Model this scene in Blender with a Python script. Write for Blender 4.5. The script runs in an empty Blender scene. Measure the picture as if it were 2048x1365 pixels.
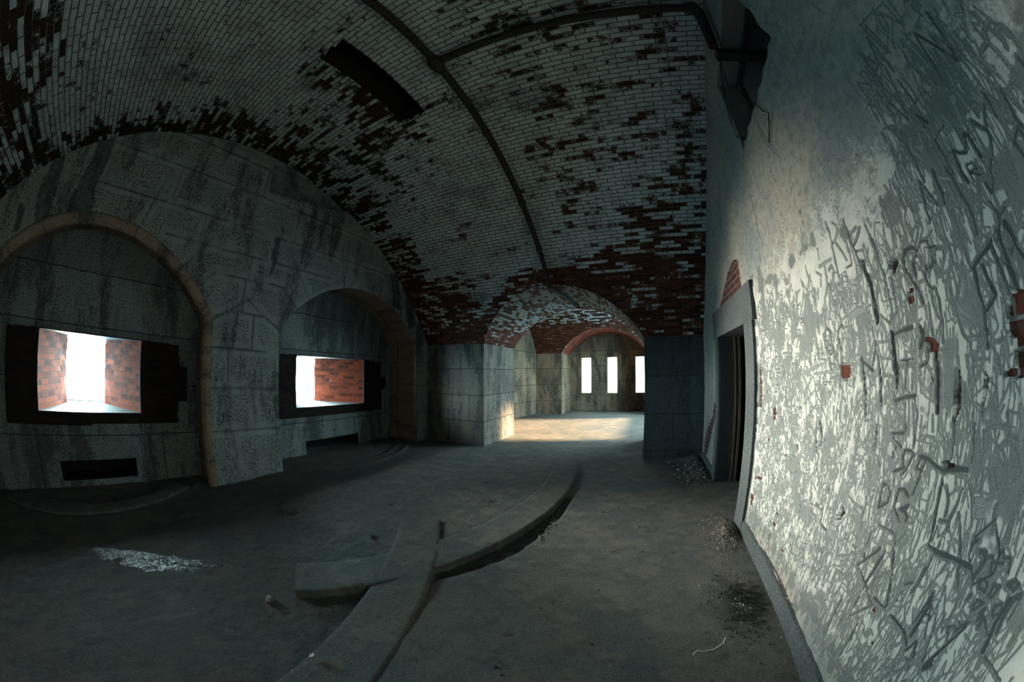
# Brick and granite casemate of an old coastal fort, seen through a wide fisheye lens.
import bpy, math, random, json
import numpy as np
from mathutils import Vector, Matrix

sc = bpy.context.scene
COL = sc.collection
rnd = random.Random(7)
rng = np.random.default_rng(11)
D2R = math.radians

# ------------------------------------------------------------------ materials
class NT:
    def __init__(s, name, rough=0.9, spec=0.3):
        s.m = bpy.data.materials.new(name); s.m.use_nodes = True
        s.t = s.m.node_tree; s.n = s.t.nodes; s.l = s.t.links
        s.b = s.n['Principled BSDF']
        s.b.inputs['Roughness'].default_value = rough
        s.b.inputs['Specular IOR Level'].default_value = spec
    def put(s, sock, v):
        if isinstance(v, bpy.types.NodeSocket): s.l.new(v, sock)
        elif isinstance(v, (tuple, list)) and len(v) == 3 and sock.type == 'RGBA': sock.default_value = (*v, 1)
        else: sock.default_value = v
    def uv(s):
        return s.n.new('ShaderNodeTexCoord').outputs['UV']
    def obj(s):
        return s.n.new('ShaderNodeTexCoord').outputs['Object']
    def pos(s):
        return s.n.new('ShaderNodeNewGeometry').outputs['Position']
    def mapv(s, v, scale=(1, 1, 1), loc=(0, 0, 0), rot=(0, 0, 0)):
        q = s.n.new('ShaderNodeMapping'); s.l.new(v, q.inputs['Vector'])
        q.inputs['Scale'].default_value = scale; q.inputs['Location'].default_value = loc; q.inputs['Rotation'].default_value = rot
        return q.outputs['Vector']
    def noise(s, v, scale, detail=4, rough=0.55, dist=0.0):
        q = s.n.new('ShaderNodeTexNoise'); s.l.new(v, q.inputs['Vector'])
        q.inputs['Scale'].default_value = scale; q.inputs['Detail'].default_value = detail
        q.inputs['Roughness'].default_value = rough; q.inputs['Distortion'].default_value = dist
        return q.outputs['Fac']
    def vor(s, v, scale, feat='F1'):
        q = s.n.new('ShaderNodeTexVoronoi'); q.feature = feat; s.l.new(v, q.inputs['Vector'])
        q.inputs['Scale'].default_value = scale
        return q.outputs['Distance']
    def attr(s, name):
        q = s.n.new('ShaderNodeAttribute'); q.attribute_name = name
        return q.outputs['Fac']
    def step(s, x, lo, hi, a=0.0, b=1.0):
        q = s.n.new('ShaderNodeMapRange'); q.interpolation_type = 'SMOOTHSTEP'
        s.put(q.inputs['Value'], x)
        q.inputs['From Min'].default_value = lo; q.inputs['From Max'].default_value = hi
        q.inputs['To Min'].default_value = a; q.inputs['To Max'].default_value = b
        return q.outputs['Result']
    def math(s, op, a, b=0.0, clamp=False):
        q = s.n.new('ShaderNodeMath'); q.operation = op; q.use_clamp = clamp
        s.put(q.inputs[0], a); s.put(q.inputs[1], b)
        return q.outputs[0]
    def mix(s, f, a, b, mode='MIX'):
        q = s.n.new('ShaderNodeMix'); q.data_type = 'RGBA'; q.blend_type = mode
        s.put(q.inputs[0], f); s.put(q.inputs[6], a); s.put(q.inputs[7], b)
        return q.outputs[2]
    def brick(s, v, w, h, mortar, smooth=0.1, off=0.5):
        q = s.n.new('ShaderNodeTexBrick'); s.l.new(v, q.inputs['Vector'])
        q.inputs['Color1'].default_value = (0, 0, 0, 1); q.inputs['Color2'].default_value = (1, 1, 1, 1); q.inputs['Mortar'].default_value = (0.5, 0.5, 0.5, 1)
        q.inputs['Scale'].default_value = 1.0; q.inputs['Mortar Size'].default_value = mortar
        q.inputs['Mortar Smooth'].default_value = smooth; q.inputs['Bias'].default_value = 0
        q.inputs['Brick Width'].default_value = w; q.inputs['Row Height'].default_value = h
        q.offset = off
        return q.outputs['Color'], q.outputs['Fac']
    def bump(s, h, dist, strength=1.0, prev=None):
        q = s.n.new('ShaderNodeBump'); q.inputs['Distance'].default_value = dist; q.inputs['Strength'].default_value = strength
        s.l.new(h, q.inputs['Height'])
        if prev: s.l.new(prev, q.inputs['Normal'])
        return q.outputs['Normal']
    def out(s, col=None, nrm=None, rough=None, spec=None, metal=None):
        if col is not None: s.put(s.b.inputs['Base Color'], col)
        if nrm is not None: s.l.new(nrm, s.b.inputs['Normal'])
        if rough is not None: s.put(s.b.inputs['Roughness'], rough)
        if spec is not None: s.put(s.b.inputs['Specular IOR Level'], spec)
        if metal is not None: s.put(s.b.inputs['Metallic'], metal)
        return s.m

def warped(n, v, amt, scale):
    q = n.n.new('ShaderNodeTexNoise'); n.l.new(v, q.inputs['Vector']); q.inputs['Scale'].default_value = scale; q.inputs['Detail'].default_value = 2
    a = n.n.new('ShaderNodeVectorMath'); a.operation = 'SUBTRACT'; n.l.new(q.outputs['Color'], a.inputs[0]); a.inputs[1].default_value = (0.5, 0.5, 0.5)
    b = n.n.new('ShaderNodeVectorMath'); b.operation = 'SCALE'; n.l.new(a.outputs[0], b.inputs[0]); b.inputs['Scale'].default_value = amt
    c = n.n.new('ShaderNodeVectorMath'); c.operation = 'ADD'; n.l.new(v, c.inputs[0]); n.l.new(b.outputs[0], c.inputs[1])
    return c.outputs[0]

def painted_brick(name, paint=(0.57, 0.675, 0.69), red=(0.150, 0.042, 0.019), bias=0.0, bw=0.205, bh=0.060):
    """flaking whitewash over red brick; the 'bare' attribute says where the paint has come off"""
    n = NT(name, 0.92, 0.2); uv = n.uv()
    v = warped(n, uv, 0.012, 9)
    rc, fac = n.brick(v, bw, bh, 0.0065, 0.25)
    lo = n.noise(uv, 1.6, 5, 0.65); mid = n.noise(uv, 9, 4, 0.6); hi = n.noise(n.mapv(uv, (1, 2.2, 1)), 38, 3, 0.6)
    rb = n.step(rc, 0, 1)
    s1 = n.math('MULTIPLY_ADD', n.attr('bare'), 1.0); s1.node.inputs[2].default_value = bias
    s2 = n.math('ADD', s1, n.math('MULTIPLY', n.math('SUBTRACT', lo, 0.5), 1.15))
    s3 = n.math('ADD', s2, n.math('MULTIPLY', n.math('SUBTRACT', mid, 0.5), 0.95))
    s4 = n.math('ADD', s3, n.math('MULTIPLY', n.math('SUBTRACT', hi, 0.5), 0.75))
    s5 = n.math('ADD', s4, n.math('MULTIPLY', n.math('SUBTRACT', rb, 0.5), 0.62))
    bare = n.step(s5, 0.44, 0.56)
    dirt = n.step(n.noise(uv, 3.2, 6, 0.7), 0.35, 0.75)
    pcol = n.mix(dirt, paint, tuple(c * 0.55 for c in paint))
    soot = n.step(n.noise(n.mapv(uv, (0.5, 0.9, 1)), 1.1, 5, 0.7), 0.52, 0.72)
    pcol = n.mix(n.math('MULTIPLY', soot, 0.75), pcol, (0.085, 0.105, 0.11))
    pcol = n.mix(n.math('MULTIPLY', fac, 0.85), pcol, (0.045, 0.05, 0.05))
    rcol = n.mix(rb, red, tuple(c * 0.32 for c in red))
    rcol = n.mix(n.math('MULTIPLY', hi, 0.35), rcol, (0.03, 0.022, 0.02))
    rcol = n.mix(n.math('MULTIPLY', fac, n.step(mid, 0.5, 0.62)), rcol, (0.2, 0.18, 0.155))
    rcol = n.mix(n.math('MULTIPLY', fac, 0.55), rcol, (0.05, 0.035, 0.03))
    rcol = n.mix(n.math('MULTIPLY', n.attr('soot'), 0.72), rcol, (0.022, 0.020, 0.019))
    col = n.mix(bare, pcol, rcol)
    h = n.math('ADD', n.math('MULTIPLY', fac, -1.0), n.math('MULTIPLY', bare, -0.35))
    h = n.math('ADD', h, n.math('MULTIPLY', hi, 0.7))
    return n.out(col, n.bump(h, 0.010))

def red_brick(name,  c1=(0.30, 0.050, 0.018), c2=(0.085, 0.018, 0.010), white=0.28, bw=0.215, bh=0.071, dark=0.0, mort=(0.13, 0.055, 0.04)):
    n = NT(name, 0.9, 0.25); uv = n.uv(); v = warped(n, uv, 0.010, 8)
    rc, fac = n.brick(v, bw, bh, 0.006, 0.2)
    no = n.noise(uv, 13, 5, 0.65); big = n.noise(uv, 3.1, 4, 0.6)
    col = n.mix(n.step(n.math('ADD', rc, n.math('MULTIPLY', n.math('SUBTRACT', no, 0.5), 1.2)), 0.1, 1.0), c1, c2)
    col = n.mix(n.math('MULTIPLY', n.step(n.math('ADD', big, n.math('MULTIPLY', no, 0.5)), 0.85, 0.98), white), col, (0.42, 0.36, 0.32))
    col = n.mix(n.math('MULTIPLY', n.step(n.noise(uv, 6, 3), 0.55, 0.7), 0.7), col, (0.03, 0.02, 0.018))
    col = n.mix(n.math('MULTIPLY', fac, 0.75), col, mort)
    if dark: col = n.mix(dark, col, (0.012, 0.014, 0.015))
    h = n.math('ADD', n.math('MULTIPLY', fac, -1.0), n.math('MULTIPLY', no, 0.6))
    return n.out(col, n.bump(h, 0.012))

def granite(name, base=(0.255, 0.268, 0.25), dark=(0.055, 0.062, 0.066), stain=0.5, bw=1.15, bh=0.52, joints=True, rough_attr=False, warm=0.0, voff=(0, 0, 0), pit=1.0, stainscale=(1.5, 0.42, 1)):
    n = NT(name, 0.9, 0.25); uv = n.uv(); p = n.mapv(uv, (1, 1, 1), voff)
    grain = n.noise(p, 95, 4, 0.7); pits = n.noise(n.mapv(p, (1, 1.4, 1)), 34, 4, 0.65); cloud = n.noise(p, 2.3, 6, 0.65)
    col = n.mix(n.step(grain, 0.3, 0.7), tuple(c * 0.72 for c in base), tuple(c * 1.15 for c in base))
    col = n.mix(n.step(cloud, 0.35, 0.75, 0, 0.6), col, tuple(c * 0.55 for c in base))
    if warm: col = n.mix(n.step(n.noise(p, 1.7, 4), 0.45, 0.65, 0, warm), col, (0.34, 0.21, 0.12))
    st = n.noise(n.mapv(p, stainscale), 1.5, 6, 0.66, 0.3)
    st = n.math('ADD', st, n.math('MULTIPLY', n.math('SUBTRACT', pits, 0.5), 0.34)); st = n.math('ADD', st, n.math('MULTIPLY', n.math('SUBTRACT', n.noise(p, 9, 4, 0.6), 0.5), 0.22))
    sm = n.step(st, 0.60 - 0.25 * stain, 0.74 - 0.2 * stain)
    col = n.mix(n.math('MULTIPLY', sm, 0.86), col, dark)
    pm = n.step(pits, 0.52, 0.64)
    if rough_attr:
        pm = n.math('MULTIPLY', pm, n.step(n.attr('panel'), 0.2, 0.9))
        pm2 = n.math('MULTIPLY', pm, n.step(n.noise(p, 1.9, 3), 0.4, 0.6, 0.25, 1))
    else: pm2 = pm
    col = n.mix(n.math('MULTIPLY', pm2, 0.62 * pit), col, tuple(c * 0.8 for c in dark))
    h = n.math('ADD', n.math('MULTIPLY', grain, 0.35), n.math('MULTIPLY', pm, -0.7 * pit))
    if joints:
        bc, fac = n.brick(warped(n, p, 0.02, 3), bw, bh, 0.008, 0.3)
        col = n.mix(n.step(bc, 0, 1, 0, 0.5), col, tuple(c * 0.42 for c in base))
        col = n.mix(n.math('MULTIPLY', fac, 0.8), col, (0.03, 0.032, 0.033))
        h = n.math('ADD', h, n.math('MULTIPLY', fac, -1.2))
    if rough_attr:
        j = n.attr('joint')
        col = n.mix(n.math('MULTIPLY', j, 0.78), col, (0.02, 0.026, 0.030))
    return n.out(col, n.bump(h, 0.012))

def plain(name, c, rough=0.7, spec=0.3, metal=0.0, bumpd=0.003, scale=40, var=0.35, dark=None):
    n = NT(name, rough, spec); v = n.obj()
    no = n.noise(v, scale, 5, 0.65)
    d = dark or tuple(x * (1 - var) for x in c)
    return n.out(n.mix(n.step(no, 0.3, 0.7), c, d), n.bump(no, bumpd), rough, spec, metal)

def wood(name, c=(0.14, 0.115, 0.085)):
    n = NT(name, 0.8, 0.25); v = n.mapv(n.obj(), (14, 14, 1.2))
    no = n.noise(v, 3, 6, 0.7, 0.6)
    return n.out(n.mix(n.step(no, 0.35, 0.65), c, tuple(x * 0.4 for x in c)), n.bump(no, 0.004))

M = {}
M['vault'] = painted_brick('whitewashed_vault_brick')
M['vault_low'] = painted_brick('passage_vault_brick', paint=(0.30, 0.345, 0.345), bias=0.10, bw=0.2, bh=0.060)
M['brick'] = red_brick('red_embrasure_brick')
M['brick_soot'] = red_brick('sooty_brick', (0.026, 0.016, 0.013), (0.010, 0.010, 0.010), 0.03, mort=(0.014, 0.013, 0.012))
M['brick_dark'] = red_brick('shaft_brick', (0.10, 0.035, 0.02), (0.03, 0.014, 0.01), 0.1)
M['front'] = granite('dressed_granite', base=(0.315, 0.37, 0.37), stain=0.46, pit=1.3, joints=False, rough_attr=True)
M['recess'] = granite('recess_granite', base=(0.25, 0.31, 0.315), stain=0.62, bw=1.9, bh=0.62, voff=(0.3, 0.06, 0), pit=0.7)
M['reveal'] = granite('warm_lit_granite', base=(0.36, 0.27, 0.19), stain=0.42, bw=0.9, bh=0.5, warm=0.5, pit=0.5)  # tan tint: warm light on the reveals put into their colour
M['moulding'] = granite('tan_moulding_granite', base=(0.36, 0.29, 0.22), stain=0.5, bw=9, bh=0.62, warm=0.3, pit=0.35)
M['pier'] = granite('pier_granite', base=(0.28, 0.265, 0.225), dark=(0.05, 0.066, 0.076), stain=0.72, bw=1.0, bh=0.53, voff=(0.45, 0.02, 0))
M['pier_dark'] = granite('sooty_shaded_pier_granite', base=(0.085, 0.115, 0.135), dark=(0.03, 0.042, 0.05), stain=0.5, bw=2.6, bh=0.635, voff=(0.8, -0.14, 0), pit=0.8)  # soot, plus the bluish shade on this pier put into the base colour
M['far'] = granite('far_room_granite', base=(0.33, 0.265, 0.19), dark=(0.045, 0.045, 0.042), stain=0.66, bw=1.1, bh=0.58, warm=0.35)
M['trim'] = granite('door_granite', base=(0.088, 0.102, 0.106), stain=0.15, joints=False, pit=0.5)
M['trim_dark'] = granite('door_reveal_granite', base=(0.034, 0.042, 0.047), stain=0.5, joints=False, pit=0.9)
M['iron'] = plain('rusty_iron', (0.055, 0.042, 0.034), 0.75, 0.4, 0.3, 0.004, 60, dark=(0.02, 0.021, 0.022))
M['wire'] = plain('dark_wire', (0.02, 0.02, 0.02), 0.6)
M['wood'] = wood('weathered_wood')
M['wood_dark'] = wood('dark_wood', (0.05, 0.043, 0.038))
M['slab'] = granite('floor_granite', base=(0.165, 0.158, 0.142), dark=(0.07, 0.074, 0.075), stain=0.3, joints=False, pit=0.45)
M['stone'] = plain('rubble_stone', (0.30, 0.275, 0.24), 0.9, 0.3, 0, 0.004, 30, 0.5)
M['stone_red'] = plain('rubble_brick', (0.20, 0.06, 0.035), 0.9, 0.3, 0, 0.004, 30, 0.5)
M['coal'] = plain('black_cinders', (0.02, 0.02, 0.021), 0.45, 0.6, 0, 0.006, 60, 0.5)
M['paper'] = plain('dirty_white_scrap', (0.62, 0.58, 0.52), 0.8, 0.2, 0, 0.001, 20, 0.2)
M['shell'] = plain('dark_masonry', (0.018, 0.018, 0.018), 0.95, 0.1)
M['shell_grey'] = plain('grey_masonry', (0.26, 0.255, 0.235), 0.95, 0.1, 0, 0.01, 3)
M['bright_stone'] = granite('slit_granite', base=(0.52, 0.47, 0.38), stain=0.0, joints=False, pit=0.3)

def graffiti_plaster():
    n = NT('carved_whitewashed_plaster', 0.92, 0.2); uv = n.uv()
    grit = n.noise(uv, 190, 3, 0.75); fine = n.noise(uv, 60, 4, 0.7); mid = n.noise(uv, 9, 6, 0.68); lo = n.noise(uv, 1.3, 5, 0.6)
    grey = n.mix(n.step(grit, 0.35, 0.66), (0.15, 0.165, 0.155), (0.34, 0.35, 0.32))
    white = n.mix(n.step(mid, 0.38, 0.72, 0, 0.55), (0.50, 0.492, 0.445), (0.25, 0.265, 0.25))
    # whitewash survives in patches between the carving
    wash = n.attr('wash')
    keep = n.step(n.math('ADD', n.math('ADD', wash, n.math('MULTIPLY', n.math('SUBTRACT', mid, 0.5), 0.9)), n.math('MULTIPLY', n.math('SUBTRACT', fine, 0.5), 0.8)), 0.40, 0.62)
    old = n.mix(n.step(lo, 0.4, 0.62), (0.34, 0.315, 0.265), (0.21, 0.235, 0.23))
    old = n.mix(n.step(n.math('ADD', n.math('MULTIPLY', grit, 0.6), n.math('MULTIPLY', n.noise(uv, 16, 6, 0.75), 0.6)), 0.56, 0.70, 0.0, 0.65), old, (0.09, 0.105, 0.108))
    old = n.mix(n.step(n.noise(uv, 26, 5, 0.7), 0.55, 0.70, 0, 0.5), old, (0.40, 0.39, 0.35))
    col = n.mix(keep, old, white)
    col = n.mix(n.step(n.math('ADD', n.attr('carved'), n.math('MULTIPLY', n.math('SUBTRACT', fine, 0.5), 0.7)), 0.2, 0.85), col, grey)
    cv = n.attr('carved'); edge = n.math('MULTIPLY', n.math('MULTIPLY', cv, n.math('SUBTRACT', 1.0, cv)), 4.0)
    col = n.mix(n.math('MULTIPLY', n.step(edge, 0.25, 0.95), 0.62), col, (0.075, 0.09, 0.09))  # dark groove outlines: shading of the cut walls painted into the colour
    col = n.mix(n.step(n.attr('depth'), 0.5, 0.95, 0, 0.85), col, (0.028, 0.037, 0.038))  # painted shade, darker the deeper the groove
    rc, fac = n.brick(uv, 0.21, 0.071, 0.006, 0.1)
    red = n.mix(rc, (0.105, 0.028, 0.016), (0.042, 0.018, 0.014))
    red = n.mix(fac, red, (0.17, 0.17, 0.16))
    red = n.mix(n.step(fine, 0.48, 0.64, 0, 0.8), red, (0.045, 0.042, 0.042))
    col = n.mix(n.step(n.attr('brickhole'), 0.4, 0.6), col, red)
    col = n.mix(n.step(n.attr('deep'), 0.3, 0.9, 0, 0.8), col, (0.03, 0.03, 0.03))  # shade inside the deepest holes painted in as near black
    h = n.math('ADD', n.math('MULTIPLY', grit, 0.5), n.math('MULTIPLY', fine, 0.8))
    return n.out(col, n.bump(h, 0.005))
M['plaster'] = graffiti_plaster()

def floor_mat():
    n = NT('gritty_floor', 0.88, 0.3); p = n.pos()
    g = n.noise(p, 120, 3, 0.7); m = n.noise(p, 7, 6, 0.65); l = n.noise(p, 1.1, 5, 0.6)
    col = n.mix(n.step(l, 0.38, 0.64), (0.165, 0.158, 0.138), (0.066, 0.088, 0.098))
    col = n.mix(n.step(m, 0.42, 0.72, 0, 0.65), col, (0.045, 0.052, 0.054))
    col = n.mix(n.step(g, 0.35, 0.7, 0, 0.45), col, (0.22, 0.22, 0.205))
    col = n.mix(n.step(n.noise(p, 55, 4, 0.75), 0.52, 0.68, 0, 0.75), col, (0.035, 0.04, 0.042))
    col = n.mix(n.step(n.noise(p, 3.4, 5, 0.7), 0.50, 0.62, 0, 0.45), col, (0.235, 0.215, 0.18))
    col = n.mix(n.step(n.noise(p, 2.6, 3, 0.6), 0.66, 0.72, 0, 0.8), col, (0.03, 0.03, 0.03))
    col = n.mix(n.step(n.attr('dig'), 0.2, 0.8, 0, 0.55), col, (0.05, 0.052, 0.05))
    h = n.math('ADD', n.math('MULTIPLY', g, 0.5), n.math('MULTIPLY', n.noise(p, 42, 5, 0.75), n.step(n.attr('dig'), 0, 1, 0.7, 1.6)))
    return n.out(col, n.bump(h, 0.018), n.step(l, 0.4, 0.7, 0.92, 0.7))
M['floor'] = floor_mat()

def puddle_mat():
    n = NT('icy_puddle', 0.22, 0.6); p = n.pos()
    f = n.noise(p, 42, 3, 0.6); l = n.noise(p, 7, 4)
    return n.out(n.mix(n.step(l, 0.4, 0.65), (0.12, 0.135, 0.135), (0.07, 0.085, 0.09)), n.bump(f, 0.02), n.step(l, 0.35, 0.7, 0.16, 0.4))
M['puddle'] = puddle_mat()

# ------------------------------------------------------------------ mesh helpers
def mesh_np(name, V, Q, mat, parent=None, uv=None, attrs=None, smooth=False):
    V = np.asarray(V, np.float32).reshape(-1, 3); Q = np.asarray(Q, np.int32).reshape(-1, 4)
    me = bpy.data.meshes.new(name)
    me.vertices.add(len(V)); me.vertices.foreach_set('co', V.ravel())
    me.loops.add(Q.size); me.loops.foreach_set('vertex_index', Q.ravel())
    me.polygons.add(len(Q)); me.polygons.foreach_set('loop_start', np.arange(0, Q.size, 4, dtype=np.int32))
    if smooth: me.polygons.foreach_set('use_smooth', np.ones(len(Q), bool))
    me.update(calc_edges=True)
    if uv is not None:
        uv = np.asarray(uv, np.float32).reshape(-1, 2)
        l = me.uv_layers.new(name='UVMap'); l.data.foreach_set('uv', uv[Q.ravel()].ravel())
    for k, a in (attrs or {}).items():
        at = me.attributes.new(k, 'FLOAT', 'POINT'); at.data.foreach_set('value', np.asarray(a, np.float32).ravel())
    me.validate()
    o = bpy.data.objects.new(name, me); COL.objects.link(o); me.materials.append(mat)
    if parent: o.parent = parent
    return o

def gq(ni, nj, off=0):
    i, j = np.meshgrid(np.arange(ni - 1), np.arange(nj - 1), indexing='ij')
    a = (i * nj + j).ravel() + off
    return np.stack([a, a + nj, a + nj + 1, a + 1], 1)

class PB:
    """panels collected into one mesh with metre UVs"""
    def __init__(s): s.V = []; s.Q = []; s.U = []; s.n = 0
    def grid(s, P, U=None, keep=None):
        P = np.asarray(P, float); ni, nj = P.shape[:2]
        if U is None:
            du = np.linalg.norm(np.diff(P, axis=0), axis=2).mean(1); dv = np.linalg.norm(np.diff(P, axis=1), axis=2).mean(0)
            u = np.r_[0, np.cumsum(du)]; v = np.r_[0, np.cumsum(dv)]
            U = np.stack(np.meshgrid(u, v, indexing='ij'), 2)
        q = gq(ni, nj, s.n)
        if keep is not None: q = q[np.asarray(keep).ravel()]
        s.V.append(P.reshape(-1, 3)); s.U.append(np.asarray(U).reshape(-1, 2)); s.Q.append(q); s.n += ni * nj
    def panel(s, a, b, c, d, uo=None):
        """quad a-b (along u), d-c; uo gives (u0, v0) offset"""
        a, b, c, d = [np.array(x, float) for x in (a, b, c, d)]
        P = np.array([[a, d], [b, c]])
        lu = np.linalg.norm(b - a); lv = np.linalg.norm(d - a); u0, v0 = uo or (0, 0)
        s.grid(P, np.array([[[u0, v0], [u0, v0 + lv]], [[u0 + lu, v0], [u0 + lu, v0 + lv]]]))
    def box(s, lo, hi):
        x0, y0, z0 = lo; x1, y1, z1 = hi
        s.panel((x0, y0, z0), (x1, y0, z0), (x1, y0, z1), (x0, y0, z1), (x0, z0)); s.panel((x0, y1, z0), (x1, y1, z0), (x1, y1, z1), (x0, y1, z1), (x0, z0))
        s.panel((x0, y0, z0), (x0, y1, z0), (x0, y1, z1), (x0, y0, z1), (y0, z0)); s.panel((x1, y0, z0), (x1, y1, z0), (x1, y1, z1), (x1, y0, z1), (y0, z0))
        s.panel((x0, y0, z0), (x1, y0, z0), (x1, y1, z0), (x0, y1, z0)); s.panel((x0, y0, z1), (x1, y0, z1), (x1, y1, z1), (x0, y1, z1))
    def build(s, name, mat, parent=None, smooth=False, attrs=None):
        return mesh_np(name, np.concatenate(s.V), np.concatenate(s.Q), mat, parent, np.concatenate(s.U), attrs, smooth)

def tube_mesh(name, pts, r, mat, parent=None, seg=10, cap=True, rz=None):
    pts = [Vector(p) for p in pts]; n = len(pts); V = []; U = []; L = 0
    up = Vector((0.13, 0.27, 0.95)).normalized()
    rr = r if isinstance(r, (list, tuple)) else [r] * n
    for i, p in enumerate(pts):
        t = (pts[min(i + 1, n - 1)] - pts[max(i - 1, 0)]).normalized()
        a = t.cross(up)
        if a.length < 1e-3: a = t.cross(Vector((1, 0, 0)))
        a.normalize(); b = a.cross(t).normalized()
        if i: L += (p - pts[i - 1]).length
        for k in range(seg + 1):
            an = 2 * math.pi * k / seg
            V.append(p + (a * math.cos(an) + b * math.sin(an)) * rr[i]); U.append((k / seg * 0.2, L))
    Q = gq(n, seg + 1)
    if cap:
        m = len(V); Qc = []
        for i in (0, n - 1):
            V.append(pts[i]); U.append((0, 0)); c = len(V) - 1
            for k in range(0, seg, 2):
                Qc.append((c, i * (seg + 1) + k, i * (seg + 1) + k + 1, i * (seg + 1) + k + 2))
        Q = np.concatenate([Q, np.array(Qc)])
    return mesh_np(name, [tuple(v) for v in V], Q, mat, parent, U, None, True)

def struct(o): o['kind'] = 'structure'; return o
def tag(o, label, cat, group=None, kind=None):
    o['label'] = label; o['category'] = cat
    if group: o['group'] = group
    if kind: o['kind'] = kind
    return o
def empty(name, loc=(0, 0, 0)):
    o = bpy.data.objects.new(name, None); COL.objects.link(o); o.location = loc; o.empty_display_size = 0.1; return o

def sm(x, a, b):
    t = np.clip((np.asarray(x, float) - a) / (b - a), 0, 1); return t * t * (3 - 2 * t)
def vnoise(P, scale, seed=0, oct=4):
    """value noise on (N,2) or grid (...,2) arrays"""
    P = np.asarray(P, float) * scale; out = np.zeros(P.shape[:-1]); amp = 1.0; tot = 0
    for o in range(oct):
        g = np.random.default_rng(seed + o * 17).random((256, 256))
        x = P[..., 0] * 2 ** o; y = P[..., 1] * 2 ** o
        xi = np.floor(x).astype(int); yi = np.floor(y).astype(int); fx = x - xi; fy = y - yi
        fx = fx * fx * (3 - 2 * fx); fy = fy * fy * (3 - 2 * fy)
        a = g[xi % 256, yi % 256]; b = g[(xi + 1) % 256, yi % 256]; c = g[xi % 256, (yi + 1) % 256]; d = g[(xi + 1) % 256, (yi + 1) % 256]
        out += amp * ((a * (1 - fx) + b * fx) * (1 - fy) + (c * (1 - fx) + d * fx) * fy); tot += amp; amp *= 0.5
    return out / tot
def inpoly(X, Y, poly):
    r = np.zeros(np.shape(X), bool); n = len(poly)
    for i in range(n):
        x0, y0 = poly[i]; x1, y1 = poly[(i + 1) % n]
        if y0 == y1: continue
        c = ((y0 > Y) != (y1 > Y)) & (X < (x1 - x0) * (Y - y0) / (y1 - y0) + x0)
        r ^= c
    return r
def ins(base, extra):
    return np.unique(np.round(np.r_[base, extra], 5))

# ------------------------------------------------------------------ the big vault
XW = 0.99                       # plaster face of the right wall
XF = -4.53                      # face of the granite left wall
VY, VZ = 1.63, -0.484           # vault axis
ZS = 2.07                       # springing height
def VR(x): return 4.886 + (XW - x) * 0.021
PC, PHW, PRISE = -1.58, 1.53, 0.87
PR = (PHW ** 2 + PRISE ** 2) / (2 * PRISE)
def zpass(x):
    return ZS + PRISE - PR + np.sqrt(np.maximum(PR ** 2 - (x - PC) ** 2, 0))

XL0 = -5.3
VENT = (-2.42, -2.06, 0.92, 2.28)
xs = ins(np.arange(XL0, XW + 0.06, 0.05), [PC - PHW, PC - PHW - 1e-3, PC + PHW, PC + PHW + 1e-3, VENT[0], VENT[1], XW + 0.05])
NT_ = 260
P = np.zeros((len(xs), NT_, 3)); U = np.zeros((len(xs), NT_, 2)); bare = np.zeros((len(xs), NT_))
sv = np.linspace(0, 1, NT_)
for i, x in enumerate(xs):
    R = VR(x); z0 = float(zpass(x)) if abs(x - PC) < PHW else ZS
    a0 = math.asin((z0 - VZ) / R); a1 = math.pi - math.asin((ZS - VZ) / R)
    th = a0 + (a1 - a0) * sv
    P[i, :, 0] = x; P[i, :, 1] = VY + R * np.cos(th); P[i, :, 2] = VZ + R * np.sin(th)
    U[i, :, 0] = x; U[i, :, 1] = R * th
X, Y, Z = P[..., 0], P[..., 1], P[..., 2]
bare = 0.10 * np.ones(X.shape)
bare += 0.72 * sm(-X, 3.35 + 0.35 * sm(-Y, -1.0, 1.2), 4.5) * sm(Y, -2.4, 0.6)
bare += 0.42 * sm(-X, 3.9, 4.5) * (1 - sm(Y, -1, 1))
bare += 0.58 * np.exp(-((X + 2.5) / 0.34) ** 2) * sm(Y, 0.5, 1.2) * (1 - sm(Y, 2.2, 2.9))
bare += 0.45 * np.exp(-((X + 3.2) / 0.7) ** 2) * np.exp(-((Y - 2.4) / 0.9) ** 2)
bare += 0.95 * sm(Y, 4.45, 5.65) * sm(X, -1.6, -0.6)
bare += 0.25 * sm(Y, 3.2, 4.6) * sm(X, -0.5, 0.6)
bare += 1.05 * sm(Y, 4.7, 5.6) * (1 - sm(X, -3.2, -2.7))
bare += 0.22 * sm(X, -1.4, -0.8)
ring = np.zeros_like(X); dx = np.abs(X - PC); zz = np.where(dx < PHW, zpass(X), ZS)
ring = (1 - sm(np.hypot(np.maximum(dx - PHW, 0), np.maximum(Z - zz, 0)), 0.12, 0.34)) * (Y > 3)
bare += 0.85 * ring
bare += 0.7 * (1 - sm(Y, -1.9, -1.2))
keep = ~((xs[:-1, None] >= VENT[0] - 1e-6) & (xs[1:, None] <= VENT[1] + 1e-6) & (Y[:-1, :-1] > VENT[2]) & (Y[:-1, 1:] < VENT[3]) & (Y[:-1, 1:] > VENT[2] - 0.02))
# ragged edge of the vent
rim = np.zeros_like(X)
pb = PB(); pb.grid(P, U, keep)
struct(pb.build('ceiling', M['vault'], smooth=True, attrs={'bare': np.clip(bare, 0, 0.95) * 0.86, 'soot': 1 - sm(Y + 0.5 * X, 1.2, 3.4)}))
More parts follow.
